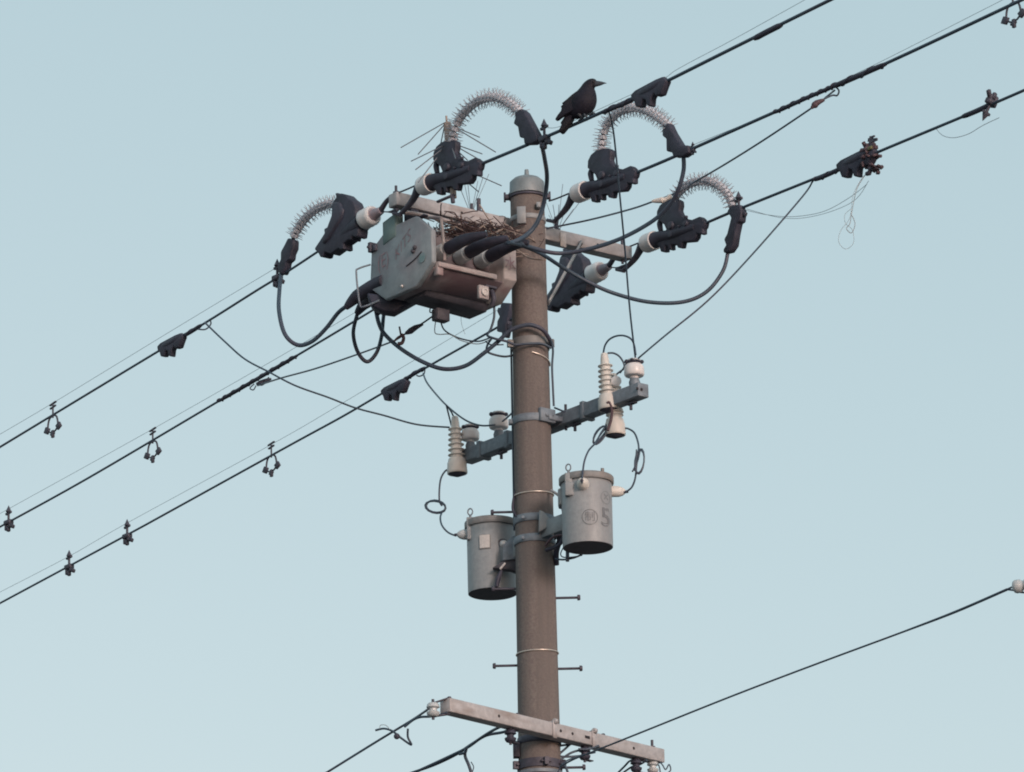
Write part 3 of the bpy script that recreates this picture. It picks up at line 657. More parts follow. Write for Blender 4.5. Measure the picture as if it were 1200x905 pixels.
jumper([(579, 357), (579, 372), (575, 386), (571, 393), (580, 397), (593, 400), (604, 404), (618, 403), (635, 403), (646, 408)], [-.1, -.1, -.15, -.15, -.14, -.1], .0072, 'control cable from the switch box lever to the pole')
jumper([(576, 397), (571, 405), (571, 412), (580, 416), (592, 418), (603, 416)], [-.1, -.05, .0], .0065, 'small black hook of cable left of the pole band')
jumper([(569, 400), (575, 404), (590, 404)], [-.1, -.05], .004, 'short lead beside the pole clamp left of the pole')
GC = 'thin control wires hanging under the switch box'
jumper([(516, 374), (520, 386), (532, 394), (548, 399), (562, 400), (574, 396)], [.0, -.05, -.1], .0045, 'front thin wire sagging from the sensor box under the switch box', group=GC, name='control_wire', cat='wire')
jumper([(511, 373), (509.5, 389), (515, 392), (527, 392), (540, 399), (556, 403), (566, 402), (576, 397)], [.0, -.05, -.1], .003, 'lower faint wire sagging from the sensor box under the switch box', 'thread', group=GC, name='control_wire', cat='wire')
jumper([(504, 362), (504, 366), (508, 366), (510, 364)], [.0, -.02], .004, 'tiny wire hook beside the sensor box', group=GC, name='control_wire', cat='wire')

# ------------------------------------------------------------------ thin drop wires and stays
GD = 'thin drop wires'
def drop(pts, ys, r, label, m_='cable', name='drop_wire', group=GD): return jumper(pts, ys, r, label, m_, name, 'wire', group)
yW1 = P1(714, 131).y; yB1 = (B1-mn*0).y
drop([(710, 129), (714, 132), (719.6, 160), (727, 236), (732, 289), (738, 362), (744.5, 419)], [yW1, yB1], .0052, 'straight thin wire falling from the crow cable to the right pin insulator')
drop([(960, 209), (953, 212), (940, 231), (880, 300), (830, 352), (780, 393), (755, 414), (748, 420)], [P3(953, 212).y, yB1], .0052, 'long slanting thin wire from the lowest right cable to the right pin insulator')
ysl = P2(975, 108).y
drop([(640, 268), (690, 258), (740, 245), (766, 236), (790, 227), (820, 210), (854, 190), (900, 161), (958, 122), (968, 114), (978, 106)], [.15, .1, .0, P2(880, 150).y, ysl], .0055, 'thin stay wire from behind the pole to the spiral grip on the middle right cable')
mb = MB(); mb.tube(spread([(951, 127), (957, 121), (966, 117)], ysl, ysl), [.008, .018, .008], 8); mb.ball(Y(955, 123, ysl), .02, 8, 5); single('wire_grip', mb, M['rustred'], 'rusty grip where the stay wire meets the spiral wrap at the upper right', 'wire grip', 'wire grips')
mb = MB(); mb.tube(spread([(764, 236), (773, 235), (779, 234), (787, 230)], .03, .0), [.008, .016, .02, .012, .018], 8); single('wire_grip', mb, M['cream'], 'pale grip on the stay wire left of the lowest right arch guard', 'wire grip', 'wire grips')
drop([(962, 118), (975, 112), (981, 112), (983, 106), (977, 100)], [ysl, ysl], .005, 'small wire loop under the spiral grip at the upper right')
drop([(302, 452), (330, 443), (370, 432), (420, 415), (458, 401), (468, 396), (480, 388), (495, 379), (508, 370)], [P2(302, 450).y, .2, .05], .0052, 'thin stay wire from the spiral grip on the left to the switch box')
mb = MB(); mb.tube(spread([(300, 450), (306, 449), (312, 446), (318, 444)], P2(302, 450).y, P2(302, 450).y), [.006, .02, .014, .006], 8); mb.bar(Y(311, 447, .8), Y(315, 442, .8), .006, .006); single('wire_grip', mb, M['rubber'], 'dark grip beside the spiral wrap on the left', 'wire grip', 'wire grips')
mb = MB(); mb.tube(spread([(475, 391), (481, 388), (487, 384), (496, 380)], .1, .08), [.008, .02, .017, .006], 8); single('wire_grip', mb, M['rubber2'], 'dark grip on the stay wire just below the switch box', 'wire grip', 'wire grips')
mb = MB(); mb.tube([Y(468, 383, .1), Y(470, 394, .1)], .006, 6, smooth=False); mb.tube([Y(470, 392, .1), Y(473, 396, .1), Y(471, 402, .1), Y(466, 403, .1)], .011, 6); mb.tube([Y(462, 400, .1), Y(467, 395, .1), Y(474, 392, .1)], .006, 6); single('wire_clip', mb, M['rustred'], 'small rusty clip standing on the stay wire below the switch box', 'wire clip')
drop([(300, 452), (297, 457), (293, 455), (298, 450)], [P2(302, 450).y]*2, .004, 'tiny wire loop under the left spiral grip')
yA = P1(243, 380).y; yC2 = B0.y-.1
drop([(246, 374), (247, 380), (241, 386), (232, 386)], [yA, yA], .0045, 'wire curl where the left drop wire leaves the uppermost left cable')
drop([(240, 378), (243, 381), (264, 401), (287, 421), (315, 436), (346, 452), (385, 466), (416, 478), (450, 487), (488, 497.5), (527, 501)], [yA, .6, B0.y], .0055, 'long sagging wire from the uppermost left cable to the left fuse cutout')
yC = P3(497, 436).y
drop([(498, 431), (497, 438), (492, 441), (488, 440)], [yC, yC], .0045, 'wire curl where the drop wire leaves the lowest left cable')
drop([(496, 438), (500, 448), (510, 461), (523, 475), (540, 489), (553, 496), (566, 499), (580, 498)], [yC, .6, .3], .0055, 'thin wire curving from the lowest left cable to the inner pin insulator')
drop([(523, 475), (526, 487), (529, 499)], [.6, B0.y], .005, 'short left lead into the top of the left fuse cutout')
drop([(524, 476), (529, 483), (532, 490)], [.6, B0.y], .005, 'short right lead into the top of the left fuse cutout')
drop([(589, 494), (597, 487), (606, 478)], [.25, .1], .0055, 'short wire from the inner pin insulator going behind the pole')
drop([(650, 478), (655, 480), (662, 483)], [-.02, -.1], .0055, 'short wire end on the middle arm beside the pole')

# ------------------------------------------------------------------ fine threads
drop([(872, 246), (900, 252), (930, 254), (965, 248), (995, 232), (1016, 216)], [P3(872, 246).y, P3(1016, 216).y], .0016, 'fine thread sagging from the lowest right arch to the rusty fittings', 'thread', 'thread', 'fine hanging threads')
drop([(875, 245), (920, 256), (960, 252), (1000, 236), (1018, 212)], [P3(872, 246).y, P3(1016, 216).y], .0014, 'second fine thread just under the one from the lowest right arch', 'thread', 'thread', 'fine hanging threads')
drop([(1014, 205), (1004, 222), (998, 250), (996, 262), (992, 268), (998, 273), (1002, 262), (997, 250)], [P3(1014, 205).y]*2, .0026, 'thick hank of thread hanging from the rusty fittings', 'thread', 'thread', 'fine hanging threads')
drop([(1012, 206), (1000, 228), (996, 255), (985, 271), (983, 284), (991, 292), (1000, 285), (999, 270), (991, 262), (990, 252), (997, 245)], [P3(1014, 205).y]*2, .0014, 'lowest looped thread hanging from the rusty fittings', 'thread', 'thread', 'fine hanging threads')
drop([(1097, 151), (1105, 159), (1118, 161.5), (1135, 157), (1152, 147), (1171, 138)], [P3(1097, 151).y, P3(1170, 138).y], .0018, 'fine thread looping under the cable to the tilted holder', 'thread', 'thread', 'fine hanging threads')
drop([(540, 368), (541, 380), (545, 392)], [0, 0], .0012, 'barely visible thread hanging below the switch box', 'thread', 'thread', 'fine hanging threads')

# ------------------------------------------------------------------ pin insulators
GP = 'white pin insulators on the middle arm'
def pin(c, label, m_):
    o = thing('pin_insulator', label, 'insulator', c, GP)
    mb = MB(); mb.lathe(c, Z, [(-.02, .02), (0, .03), (.025, .033), (.05, .024)], 16); mb.build('pin', M['steel'], o)
    mb = MB(); mb.lathe(c, Z, [(.025, .02), (.03, .026), (.058, .024), (.06, .05), (.063, .054), (.07, .0575), (.105, .0575), (.122, .052), (.132, .042), (.134, .034), (.142, .031), (.147, .04), (.153, .043), (.16, .036), (.163, .01)], 28); mb.build('porcelain', m_, o)
    mb = MB(); mb.tube([c+Z*.14+V((.038*cos(t), .038*sin(t), 0)) for t in [2*pi*k/14 for k in range(14)]], .009, 6, closed=True, smooth=False)
    mb.ball(c+Z*.145+V((-.042, -.012, 0)), .014, 8, 5); mb.ball(c+Z*.143+V((.045, -.01, 0)), .012, 8, 5); mb.build('tie_wire', M['rubber'], o)
    return o
def onarm(px): 
    p = L(px, 500, MQ, mdir); return V((p.x, p.y, B0.z+.04))
pn = pin(onarm(745), 'white pin insulator at the right end of the middle arm', M['porcelain'])
dup(pn, onarm(584.5), 'white pin insulator nearest the left side of the pole')
dup(pn, onarm(551), 'pin insulator just behind the left fuse cutout', scale=.93)

# ------------------------------------------------------------------ fuse cutouts
GF = 'ribbed cream fuse cutouts'
def cutout(top, bot, y, label, lower=False):
    p0 = Y(*bot, y); p1 = Y(*top, y); d = p1-p0; H = d.length
    o = thing('fuse_cutout', label, 'fuse cutout', p0, GF)
    prof = [(0, .052), (-.003, .057), (.0, .060), (.012, .0605), (.12*H, .058), (.18*H, .057), (.2*H, .053), (.255*H, .049)]
    z0 = .26*H; n = 6; stp = (H*.80-z0)/n
    for k in range(n):
        q = z0+k*stp; prof += [(q, .034-.001*k), (q+stp*.45, .036-.001*k), (q+stp*.62, .050-.0015*k), (q+stp*.74, .0505-.0015*k), (q+stp*.86, .034-.001*k)]
    prof += [(H*.81, .026), (H*.9, .0235), (H*.985, .019), (H, .012)]
    mb = MB(); mb.lathe(p0, d, prof, 28); mb.build('body', M['cream'], o, angle=55)
    mb = MB(); mb.lathe(p0-d.normalized()*.001, -d, [(0, .052), (.003, .050), (.012, .03), (.02, .008)], 20); mb.build('base_cap', M['rubber2'], o)
    return o
yF = onarm(711).y-.06
c1 = cutout((708, 414), (713.5, 480), yF, 'tall ribbed cream cutout in front of the middle arm, right of the pole')
mb = MB(); mb.tube(spread([(711, 473), (714, 472), (717, 481), (716, 492), (712, 505)], yF-.055, yF-.05), .0085, 8); mb.build('lead_loop', M['rustred'], c1)
yF2 = onarm(722).y+.03
c2 = cutout((719, 438), (721, 510), yF2, 'shorter cream cutout hanging just behind the tall one right of the pole')
mb = MB(); mb.lathe(Y(722, 447, yF2-.05), V((.1, -1, -.1)), [(0, .03), (.012, .03), (.016, .02)], 14); mb.build('terminal', M['porcelain'], c2)
mb = MB(); mb.lathe(Y(721, 481, yF2-.0)-Z*.0, -Z, [(0, .045), (.012, .049), (.02, .036), (.03, .046), (.04, .036), (.05, .037), (.145, .037)], 20); mb.build('lower_body', M['cream'], c2)
yF3 = onarm(540).y-.09
cutout((533, 488), (536, 555), yF3, 'ribbed cream fuse cutout at the left end of the middle arm')
GL = 'leads between cutouts and transformers'
def lead(pts, ys, label, r=.0055): return jumper(pts, ys, r, label, group=GL, name='lead_wire', cat='wire')
lead([(707, 414), (709, 405), (714, 398), (722, 394), (731, 393.5), (739, 397), (743, 404), (745, 416)], [yF, yB1], 'arched lead from the tall cutout top to the right pin insulator')
lead([(712, 414), (719, 414), (726, 418), (731, 426), (731, 432), (726, 436), (721, 440)], [yF, yF2], 'curled lead from the tall cutout top back to the shorter cutout')
drop([(727, 437), (731, 431), (736, 424), (741, 420)], [yF2, yB1], .0045, 'short tie from the cutout terminal to the right pin insulator')

# ------------------------------------------------------------------ transformers
TR = .142
def local_pt(c, px, py, y): return Y(px, py, y)
GX = 'grey pole transformers'
def transformer(cb, H, label):
    o = thing('transformer', label, 'transformer', cb, GX)
    mb = MB(); mb.lathe(cb, Z, [(.0, TR-.004), (.0, TR), (.02, TR+.001), (H-.05, TR+.002), (H-.045, TR)], 56); mb.build('tank', M['tank'], o)
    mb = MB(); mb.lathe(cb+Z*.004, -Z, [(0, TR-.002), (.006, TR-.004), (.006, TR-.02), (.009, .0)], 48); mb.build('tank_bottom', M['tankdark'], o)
    mb = MB(); mb.lathe(cb+Z*(H-.05), Z, [(0, TR), (0, TR+.012), (.004, TR+.0145), (.034, TR+.0145), (.04, TR+.01), (.05, TR*.7), (.058, 0)], 56); mb.build('lid', M['lid'], o)
    return o
y1 = -.37; cb1 = Y(689, 642, y1); H1 = Y(688, 562, y1).z-cb1.z+.02
t1 = transformer(cb1, H1, 'right grey transformer stencilled with a circled mark and the number 5')
y2 = .29; cb2 = Y(577.5, 696, y2); H2 = Y(577, 614, y2).z-cb2.z+.02
t2 = transformer(cb2, H2, 'left grey transformer with a small white plate, partly behind the pole')
def ring_mb(mb, c, d, R_, r_): 
    x, y, z_ = frame(d); mb.tube([c+x*R_*cos(2*pi*k/16)+y*R_*1.35*sin(2*pi*k/16) for k in range(16)], r_, 6, closed=True, smooth=False)
# lifting eyes and lid clamps
for o, px, py, y in ((t1, 666, 549, y1-.105), (t2, 551, 601, y2-.06)):
    c = Y(px, py-1, y); mb = MB(); ring_mb(mb, c, V((.3, 1, 0)), .0145, .0042); mb.cyl(c-Z*.02, c-Z*.045, .007, 8); mb.build('lifting_eye', M['steel'], o)
    mb = MB(); c = c-Z*.07; mb.box(c, V((.022, 0, 0)), V((0, .02, 0)), Z*.035); mb.box(c-Z*.06+V((.004, 0, 0)), V((.026, 0, 0)), V((0, .022, 0)), Z*.04); mb.build('lid_clamp', M['tank'], o, bevel=.006, seg=2)
mb = MB(); c = Y(706, 552, y1+.06); mb.cyl(c-Z*.02, c+Z*.015, .01, 8); mb.build('lid_bolt', M['lid'], t1)
# bushings
def bushing(o, base, d, l, r0, m_, name='bushing'):
    mb = MB(); mb.lathe(base, d, [(0, r0*1.0), (l*.1, r0*1.04), (l*.55, r0), (l*.8, r0*.78), (l*.95, r0*.45), (l, r0*.3)], 24); q = mb.build(name, m_, o, angle=60)
    mb = MB(); d = V(d).normalized(); mb.lathe(V(base)+d*(l-.004), d, [(0, r0*.28), (.012, r0*.26), (.02, .006)], 10); mb.build('gland', M['rubber'], o); return q
bd = V((-.12, -1, .10)).normalized(); b1 = Y(684, 570, y1-TR+.03); bushing(t1, b1, bd, .085, .035, M['cream'])
mb = MB(); mb.lathe(b1-bd*.01, bd, [(0, .047), (.022, .047), (.026, .038)], 24); mb.build('bushing_collar', M['tank'], t1)
b2 = Y(715, 576, y1+.02); bushing(t1, b2, V((1, .06, -.03)), .088, .031, M['cream'])
b3 = Y(552, 626.5, y2-.02); bushing(t2, b3, V((-1, -.1, -.02)), .082, .03, M['greywhite'])
mb = MB(); c = Y(589, 637, y2-TR-.0); mb.lathe(c+V((0, .02, 0)), V((.1, -1, -.1)), [(0, .032), (.012, .032), (.014, .024)], 20); mb.build('bushing_collar', M['tankdark'], t2)
mb = MB(); mb.lathe(c+V((.002, .01, 0)), V((.25, -1, -.25)), [(0, .022), (.03, .021), (.042, .015), (.048, .004)], 18); mb.build('bushing', M['porcelain'], t2)
# plate
pc = Y(568.5, 635, y2-TR)
ang0 = atan2(pc.y-cb2.y, pc.x-cb2.x)
def cyl_place(cb, x, zc, r_off=.003, R_=TR, a0=-pi/2):
    return lambda u, v: V((cb.x+(R_+r_off)*cos(a0+(x+u)/R_), cb.y+(R_+r_off)*sin(a0+(x+u)/R_), cb.z+zc+v))
def patch(o, pf, wd, ht, name, m_, n=6):
    mb = MB(); 
    rings = []
    for k in range(n+1):
        u = -wd/2+wd*k/n; rings.append([pf(u, -ht/2), pf(u, ht/2)])
    b = len(mb.v)
    for r_ in rings: mb.v += r_
    for k in range(n): mb.face((b+2*k, b+2*k+2, b+2*k+3, b+2*k+1))
    return mb.build(name, m_, o)
def a_of(cb, px, py):   # arc position on the tank for a pixel
    c = Y(px, py, cb.y); dx = max(-.99, min(.99, (c.x-cb.x)/TR)); an = math.asin(dx); return an*TR, Y(px, py, cb.y-TR*cos(an)).z-cb.z
xa, za = a_of(cb2, 568.5, 635); patch(t2, cyl_place(cb2, xa, za, .006), .066, .085, 'plate_frame', M['lid']); patch(t2, cyl_place(cb2, xa, za+.001, .009), .058, .077, 'name_plate', M['plate'])
# stencils
xa, za = a_of(cb1, 691, 606)
pf = cyl_place(cb1, xa, za, .0035)
glyph('制', .062, pf, 'stencil_mark', M['ink'], t1)
def ring_flat(pf, R_, t_, name, m_, o):
    mb = MB(); n = 40
    for k in range(n):
        an = 2*pi*k/n; mb.v += [pf(R_*cos(an), R_*sin(an)), pf((R_-t_)*cos(an), (R_-t_)*sin(an))]
    for k in range(n): j = (k+1) % n; mb.face((2*k, 2*j, 2*j+1, 2*k+1))
    return mb.build(name, m_, o)
ring_flat(pf, .046, .0045, 'stencil_mark', M['ink'], t1)
xa, za = a_of(cb1, 709.5, 607.5); glyph('5', .155, (lambda q: (lambda u, v: q(u*1.05, v)))(cyl_place(cb1, xa, za, .0035)), 'stencil_number', M['ink'], t1, off=.0015)
xa, za = a_of(cb1, 709.5, 583.5); pf = cyl_place(cb1, xa, za, .0035); ring_flat(pf, .038, .003, 'stencil_mark', M['inkfaint'], t1)
glyph('×', .085, pf, 'stencil_mark', M['inkfaint'], t1)
# side terminal block on the right tank
mb = MB(); c = Y(660, 584, y1+.02); mb.box(c, V((.03, 0, 0)), V((0, .04, 0)), Z*.05); mb.box(c+V((.01, 0, .06)), V((.025, 0, 0)), V((0, .03, 0)), Z*.03); mb.build('terminal_block', M['tank'], t1, bevel=.012, seg=3)
mb = MB(); mb.tube([c-Z*.04, c-Z*.075], .012, 8, smooth=False); mb.tube([c-Z*.04+V((-.01, 0, 0)), c-Z*.06+V((-.012, 0, 0))], .016, 8, smooth=False); mb.build('gland', M['rubber2'], t1)
# hangers from the pole
def hanger(o, cb, zc, px0, side):
    pass
zh = Y(650, 616, -.2).z
mb = MB(); c0 = V((cb1.x, cb1.y, 0))*.0
hd = V((cb1.x, cb1.y, 0)).normalized(); hq = V((-hd.y, hd.x, 0))
pst = hd*(pr(zh)+.01); pen = V((cb1.x, cb1.y, 0))-hd*(TR-.02)
mb.box((pst+pen)/2+Z*zh-hq*.045, (pen-pst)/2, hq*.004, Z*.048); mb.box((pst+pen)/2+Z*zh+hq*.045, (pen-pst)/2, hq*.004, Z*.048)
mb.box(pen+Z*zh-hd*.004, hd*.004, hq*.06, Z*.05); mb.build('hanger', M['tank'], t1, bevel=.002)
mb = MB(); c = Y(638, 605, -.12); mb.prism([Y(px, py, -.14) for px, py in [(632, 599), (637, 601), (646, 611), (646, 618), (631, 625)]], V((0, 1, 0)), .05); mb.build('hanger_seat', M['tank'], t1, bevel=.004)
zh2 = Y(600, 645, .1).z
hd = V((cb2.x, cb2.y, 0)).normalized(); hq = V((-hd.y, hd.x, 0)); pst = hd*(pr(zh2)); pen = V((cb2.x, cb2.y, 0))-hd*(TR-.02)
mb = MB()
for s_ in (-1, 1): mb.box((pst+pen)/2+Z*zh2+hq*.05*s_, (pen-pst)/2, hq*.004, Z*.05)
mb.build('hanger', M['tank'], t2, bevel=.002)
yH = .29-TR-.06
mb = MB(); mb.prism([Y(px, py, yH) for px, py in [(589, 658), (590, 640), (600, 630), (612, 626), (612, 656)]], V((0, 1, 0)), .05); mb.build('hanger_seat', M['steel'], t2, bevel=.003)
mb = MB(); mb.prism([Y(px, py, yH+.02) for px, py in [(577, 667), (590, 659), (612, 657), (612, 674), (598, 669)]], V((0, 1, 0)), .06); mb.build('hanger_shaded_underside', M['tankdark'], t2, bevel=.003)  # dark wedge: the hanger's underside shade is put into its colour
mb = MB(); mb.tube(spread([(588, 668), (584, 678), (582, 688)], yH, yH), [.008, .016, .012], 8); mb.build('earth_lead', M['rubber'], t2)
mb = MB(); mb.tube(spread([(592, 660), (586, 667)], yH-.03, yH-.03), .006, 6, smooth=False); mb.build('earth_clip', M['plate'], t2)
for py, t_ in ((605, t2), (629, t1)):
    z = Y(626, py, -.115).z; rr = pr(z); mb = MB(); mb.lathe((0, 0, z-.022), Z, [(0, rr-.003), (0, rr+.006), (.004, rr+.009), (.04, rr+.009), (.044, rr+.006), (.044, rr-.003)], 40)
    c = Y(613, py+2, -rr); mb.cyl(c, c-V((0, .02, 0)), .009, 8); mb.build('pole_band', M['steel'], t_)
# coils of lead wire
def coil(cx_, cy_, rx, ry, rot, y, turns, r, label, jit=1.4, extra=()):
    mb = MB(); pts = []
    for k in range(int(turns*14)+1):
        t = 2*pi*k/14; j = 1+.06*sin(t*.37*jit); x_ = rx*cos(t)*j; y_ = ry*sin(t)*(1+.08*cos(t*.53)); pts.append(Y(cx_+x_*cos(rot)-y_*sin(rot), cy_+x_*sin(rot)+y_*cos(rot), y+.006*sin(t*.71)))
    mb.tube(pts, r, 6, 1, smooth=False)
    for e in extra: mb.tube([Y(px, py, y) for px, py in e], r, 6)
    return single('wire_coil', mb, M['cable'], label, 'wire coil', 'coiled ends of the transformer leads')
ly = yF3
lead([(527, 550), (522, 552), (517, 560), (515, 572), (515, 587), (518, 593)], [ly, ly], 'lead from the left cutout down to its coil')
coil(510.5, 594, 11.8, 7, .15, ly, 3, .006, 'oval coil of wire hanging left of the left transformer')
lead([(518, 600), (516, 607), (518, 616), (525, 624), (534, 628)], [ly, y2], 'lead from the oval coil to the left transformer')
lead([(711, 498), (704, 508), (698, 519), (690, 528), (685, 540), (683, 553), (682, 566)], [yF, y1-TR-.06], 'lead from the tall cutout to the front bushing of the right transformer')
coil(703, 510, 12, 5.2, -1.0, yF, 3, .0055, 'small bundle of wire below the two right cutouts', 1.4, [[(712, 499), (704, 509), (697, 520)], [(713, 502), (706, 511), (698, 521)]])
lead([(730, 502), (736, 502.5), (743, 507), (747, 516), (748.5, 527), (746, 545), (744.5, 560), (741, 570), (736, 575), (731, 577)], [yF2, -.4, -.36], 'lead curving down right of the cutouts to the right transformer')
coil(749.5, 541, 5.2, 14, .12, -.40, 2.6, .0052, 'narrow coil of wire at the far right above the right transformer', 1.4, [[(746, 527), (745, 540), (744, 552)], [(750, 528), (747, 541), (741, 553)]])
# leads under the right tank
GU = 'small cables under the transformers'
jumper([(651, 655), (660, 656), (672, 654), (682, 650)], [-.15, -.3], .0055, 'lower small cable tucked under the right transformer', group=GU)
jumper([(661, 640), (657, 649), (660, 653), (670, 653), (682, 651)], [-.2, -.3], .0035, 'thin curled cable under the right transformer', group=GU)
jumper([(665, 645), (665, 658)], [-.25, -.25], .011, 'short thick cable end under the right transformer', group=GU)
jumper([(639, 640), (645, 632), (652, 628), (660, 627)], [-.18, -.25], .007, 'pinkish cable crossing the pole beside the right transformer', 'rustred', group=GU)
jumper([(640, 645), (648, 642), (656, 638), (660, 630)], [-.15, -.25], .011, 'dark cable hugging the pole beside the right transformer', 'rubber', group=GU)
jumper([(652, 662), (652, 648), (655, 636), (657, 628)], [-.02, -.15], .016, 'dark flexible conduit between pole and right transformer', 'rubber', group=GU)
jumper([(605, 572), (602, 585), (601, 597), (606, 606)], [-.02, -.06], .008, 'dark cable curl at the left pole edge above the left transformer', 'rubber', group=GU)
jumper([(646, 575), (651, 578), (656, 582)], [-.1, -.2], .008, 'short bent pipe between the pole binding and the right transformer', 'galv', group=GU)

# ------------------------------------------------------------------ low spools and wires on the lower arm
GK = 'spool insulators on the lowest arm'
def spool(c, label, m_, scl=1.):
    o = thing('spool_insulator', label, 'insulator', c, GK)
    mb = MB(); mb.lathe(c-Z*.04*scl, Z, [(k*scl, q*scl) for k, q in [(0, .012), (.002, .026), (.012, .034), (.026, .037), (.034, .022), (.046, .022), (.054, .037), (.068, .034), (.078, .026), (.08, .012)]], 20); mb.build('spool', m_, o)
    mb = MB(); mb.cyl(c-Z*.055*scl, c+Z*.06*scl, .008, 8); mb.build('pin', M['darksteel'], o); return o
e0 = C0-ldir*.0; yS = C0.y-.02
sp0 = spool(Y(507.5, 832, yS), 'pale green spool insulator at the left tip of the lowest arm', M['greywhite'])
mb = MB(); mb.bar(Y(505, 825, yS), Y(526, 818, yS+.02), .02, .008); mb.bar(Y(507, 840, yS), Y(527, 837, yS+.02), .02, .008); mb.build('strap', M['darksteel'], sp0, bevel=.002)
def under(t): p = C0+(C1-C0)*t; return p
for t, lab, dz in ((.295, 'dark spool insulator under the lowest arm left of the pole', -.085), (.64, 'dark spool insulator under the lowest arm just right of the pole', -.085), (.885, 'dark spool insulator under the right part of the lowest arm', -.085)):
    o = spool(under(t)+Z*dz, lab, M['rubber'], .9)
    mb = MB(); c = under(t)+Z*(dz); mb.bar(c+Z*.04-ldir*.02, c+Z*.04+ldir*.06, .03, .006); mb.bar(c-Z*.035-ldir*.02, c-Z*.035+ldir*.06, .03, .006); mb.build('strap', M['darksteel'], o, bevel=.002)
spool(under(.965)+Z*-.07, 'pale spool insulator under the right tip of the lowest arm', M['greywhite'], .9)
GLW = 'low-voltage wires at the lowest arm'
def lw(pts, ys, r, label, m_='cable', e0=0):
    mb = MB(); p = bend(pts, ys)
    if e0: d = (p[0]-p[1]).normalized(); q = p[0]; p = [q+d*e0*k for k in (1, .45, .2, .07, .02)]+p
    mb.tube(p, r, 8, 6); return single('service_wire', mb, M[m_], label, 'wire', GLW)
yy = P1(385, 905).y-C0.y
lw([(382, 906), (440, 870), (478, 847), (492, 838), (502, 831)], [C0.y+.75, yS], .0068, 'left service wire running down to the bottom edge', e0=6)
lw([(474, 852), (484, 844), (493, 840.5), (503, 840), (512, 839), (524, 835)], [C0.y+.15, yS], .0068, 'lower strand of the grip at the left spool')
lw([(478, 854), (478, 864), (482, 873), (470, 865), (460, 857), (450, 854), (440, 856)], [C0.y+.15, C0.y+.25], .0062, 'kinked loose wire end hanging left of the lowest arm')
lw([(445, 854), (446, 850), (452, 850), (457, 855)], [C0.y+.2]*2, .002, 'tiny thread on the kinked wire end', 'thread')
mb = MB(); mb.ball(Y(465, 863, C0.y+.2), .018, 8, 5); single('wire_knot', mb, M['rubber'], 'dark knob on the kinked loose wire left of the lowest arm', 'wire knot')
yU2 = under(.295).y
lw([(480, 908), (500, 899), (530, 885), (548, 876), (562, 866), (576, 857), (588, 851)], [yU2+.7, yU2], .0085, 'upper strand of the double service wire below the lowest arm', e0=6)
lw([(485, 905), (510, 896), (535, 884), (553, 872), (570, 862), (590, 858), (600, 853)], [yU2+.7, yU2], .0085, 'lower strand of the double service wire below the lowest arm', e0=6)
lw([(538, 884), (545, 882), (547, 876)], [yU2+.3, yU2+.25], .0075, 'short cross tie on the double service wire')
lw([(546, 877), (545, 886), (549, 896), (553, 908)], [yU2+.3]*2, .009, 'dark tail hanging from the double service wire')
lw([(552, 893), (555, 899), (553, 906)], [yU2+.3]*2, .003, 'fine loop beside the hanging tail')
yU3 = under(.64).y
for k, (p, lab) in enumerate((([(654, 885), (662, 878), (672, 870), (682, 872)], 'upper short wire from pole to the spool right of it'), ([(655, 892), (668, 883), (680, 879), (692, 876)], 'lower short wire from pole to the spool right of it'), ([(656, 874), (664, 873), (670, 872)], 'uppermost short wire beside the pole under the lowest arm'), ([(652, 886), (664, 887), (680, 886), (690, 884)], 'dark strap under the spool right of the pole'), ([(678, 878), (690, 878), (702, 874)], 'wire end right of the spool by the pole'))):
    lw(p, [yU3-.05, yU3], .0065, lab)
lw([(652, 908), (662, 893), (680, 886), (698, 882)], [-.2, -.25], .004, 'thin wire rising behind the slanting stay at the pole')
lw([(658, 895), (663, 899), (666, 908)], [-.2, -.2], .007, 'wire tail leaving the bottom edge right of the pole')
yU4 = under(.885).y
lw([(722, 908), (732, 898), (738, 892), (746, 890)], [yU4+.1, yU4], .006, 'upper wire from the right spool to the bottom edge')
lw([(726, 909), (740, 899), (750, 896), (758, 891)], [yU4+.1, yU4], .006, 'lower wire from the right spool to the bottom edge')
lw([(770, 890), (776, 896), (780, 902), (784, 896), (786, 902), (783, 906)], [yU4+.1]*2, .004, 'curly wire end at the right tip of the lowest arm')
lw([(766, 894), (772, 897), (774, 908)], [yU4+.1]*2, .004, 'thin wire dropping at the right tip of the lowest arm')
# slanting stay to the right edge with its grip and insulator
ps = [(656, 899), (672, 890), (700, 879), (760, 855), (860, 815), (960, 777), (1060, 740), (1120, 717), (1180, 691)]
yE = -3.2
stp = spread(ps, -.25, yE)
mb = MB(); mb.tube(stp, .0055, 8, 4); single('stay_wire', mb, M['cable'], 'long straight stay wire rising from the pole foot of the picture to the right edge', 'wire')
mb = MB(); mb.tube([stp[-3], stp[-2], stp[-1]], [.0055, .0075, .0075], 8)
mb.tube([stp[-1], Y(1188, 687, yE-.02), Y(1194, 683, yE-.05), Y(1206, 680, yE-.1)], .005, 6); mb.tube([stp[-1], Y(1188, 692, yE-.02), Y(1194, 694, yE-.05), Y(1206, 695, yE-.1)], .005, 6)
single('wire_grip', mb, M['cable'], 'doubled grip at the right end of the long stay wire', 'wire grip', 'wire grips')
mb = MB(); c = Y(1198, 687.5, yE-.06); mb.lathe(c-V((.05, 0, .004)), V((1, -.4, .1)), [(0, .012), (.008, .03), (.02, .036), (.045, .034), (.055, .024), (.065, .024), (.075, .034), (.11, .034), (.12, .01)], 18)
single('stay_insulator', mb, M['greywhite'], 'pale egg-shaped insulator cut by the right edge of the photo', 'insulator')
mb = MB(); mb.tube([c+V((.08, -.03, .005)), Y(1260, 660, yE-.6), Y(2300, 200, yE-5)], .006, 6, smooth=False); single('stay_wire', mb, M['cable'], 'stay wire continuing past the egg insulator outside the right edge', 'wire')

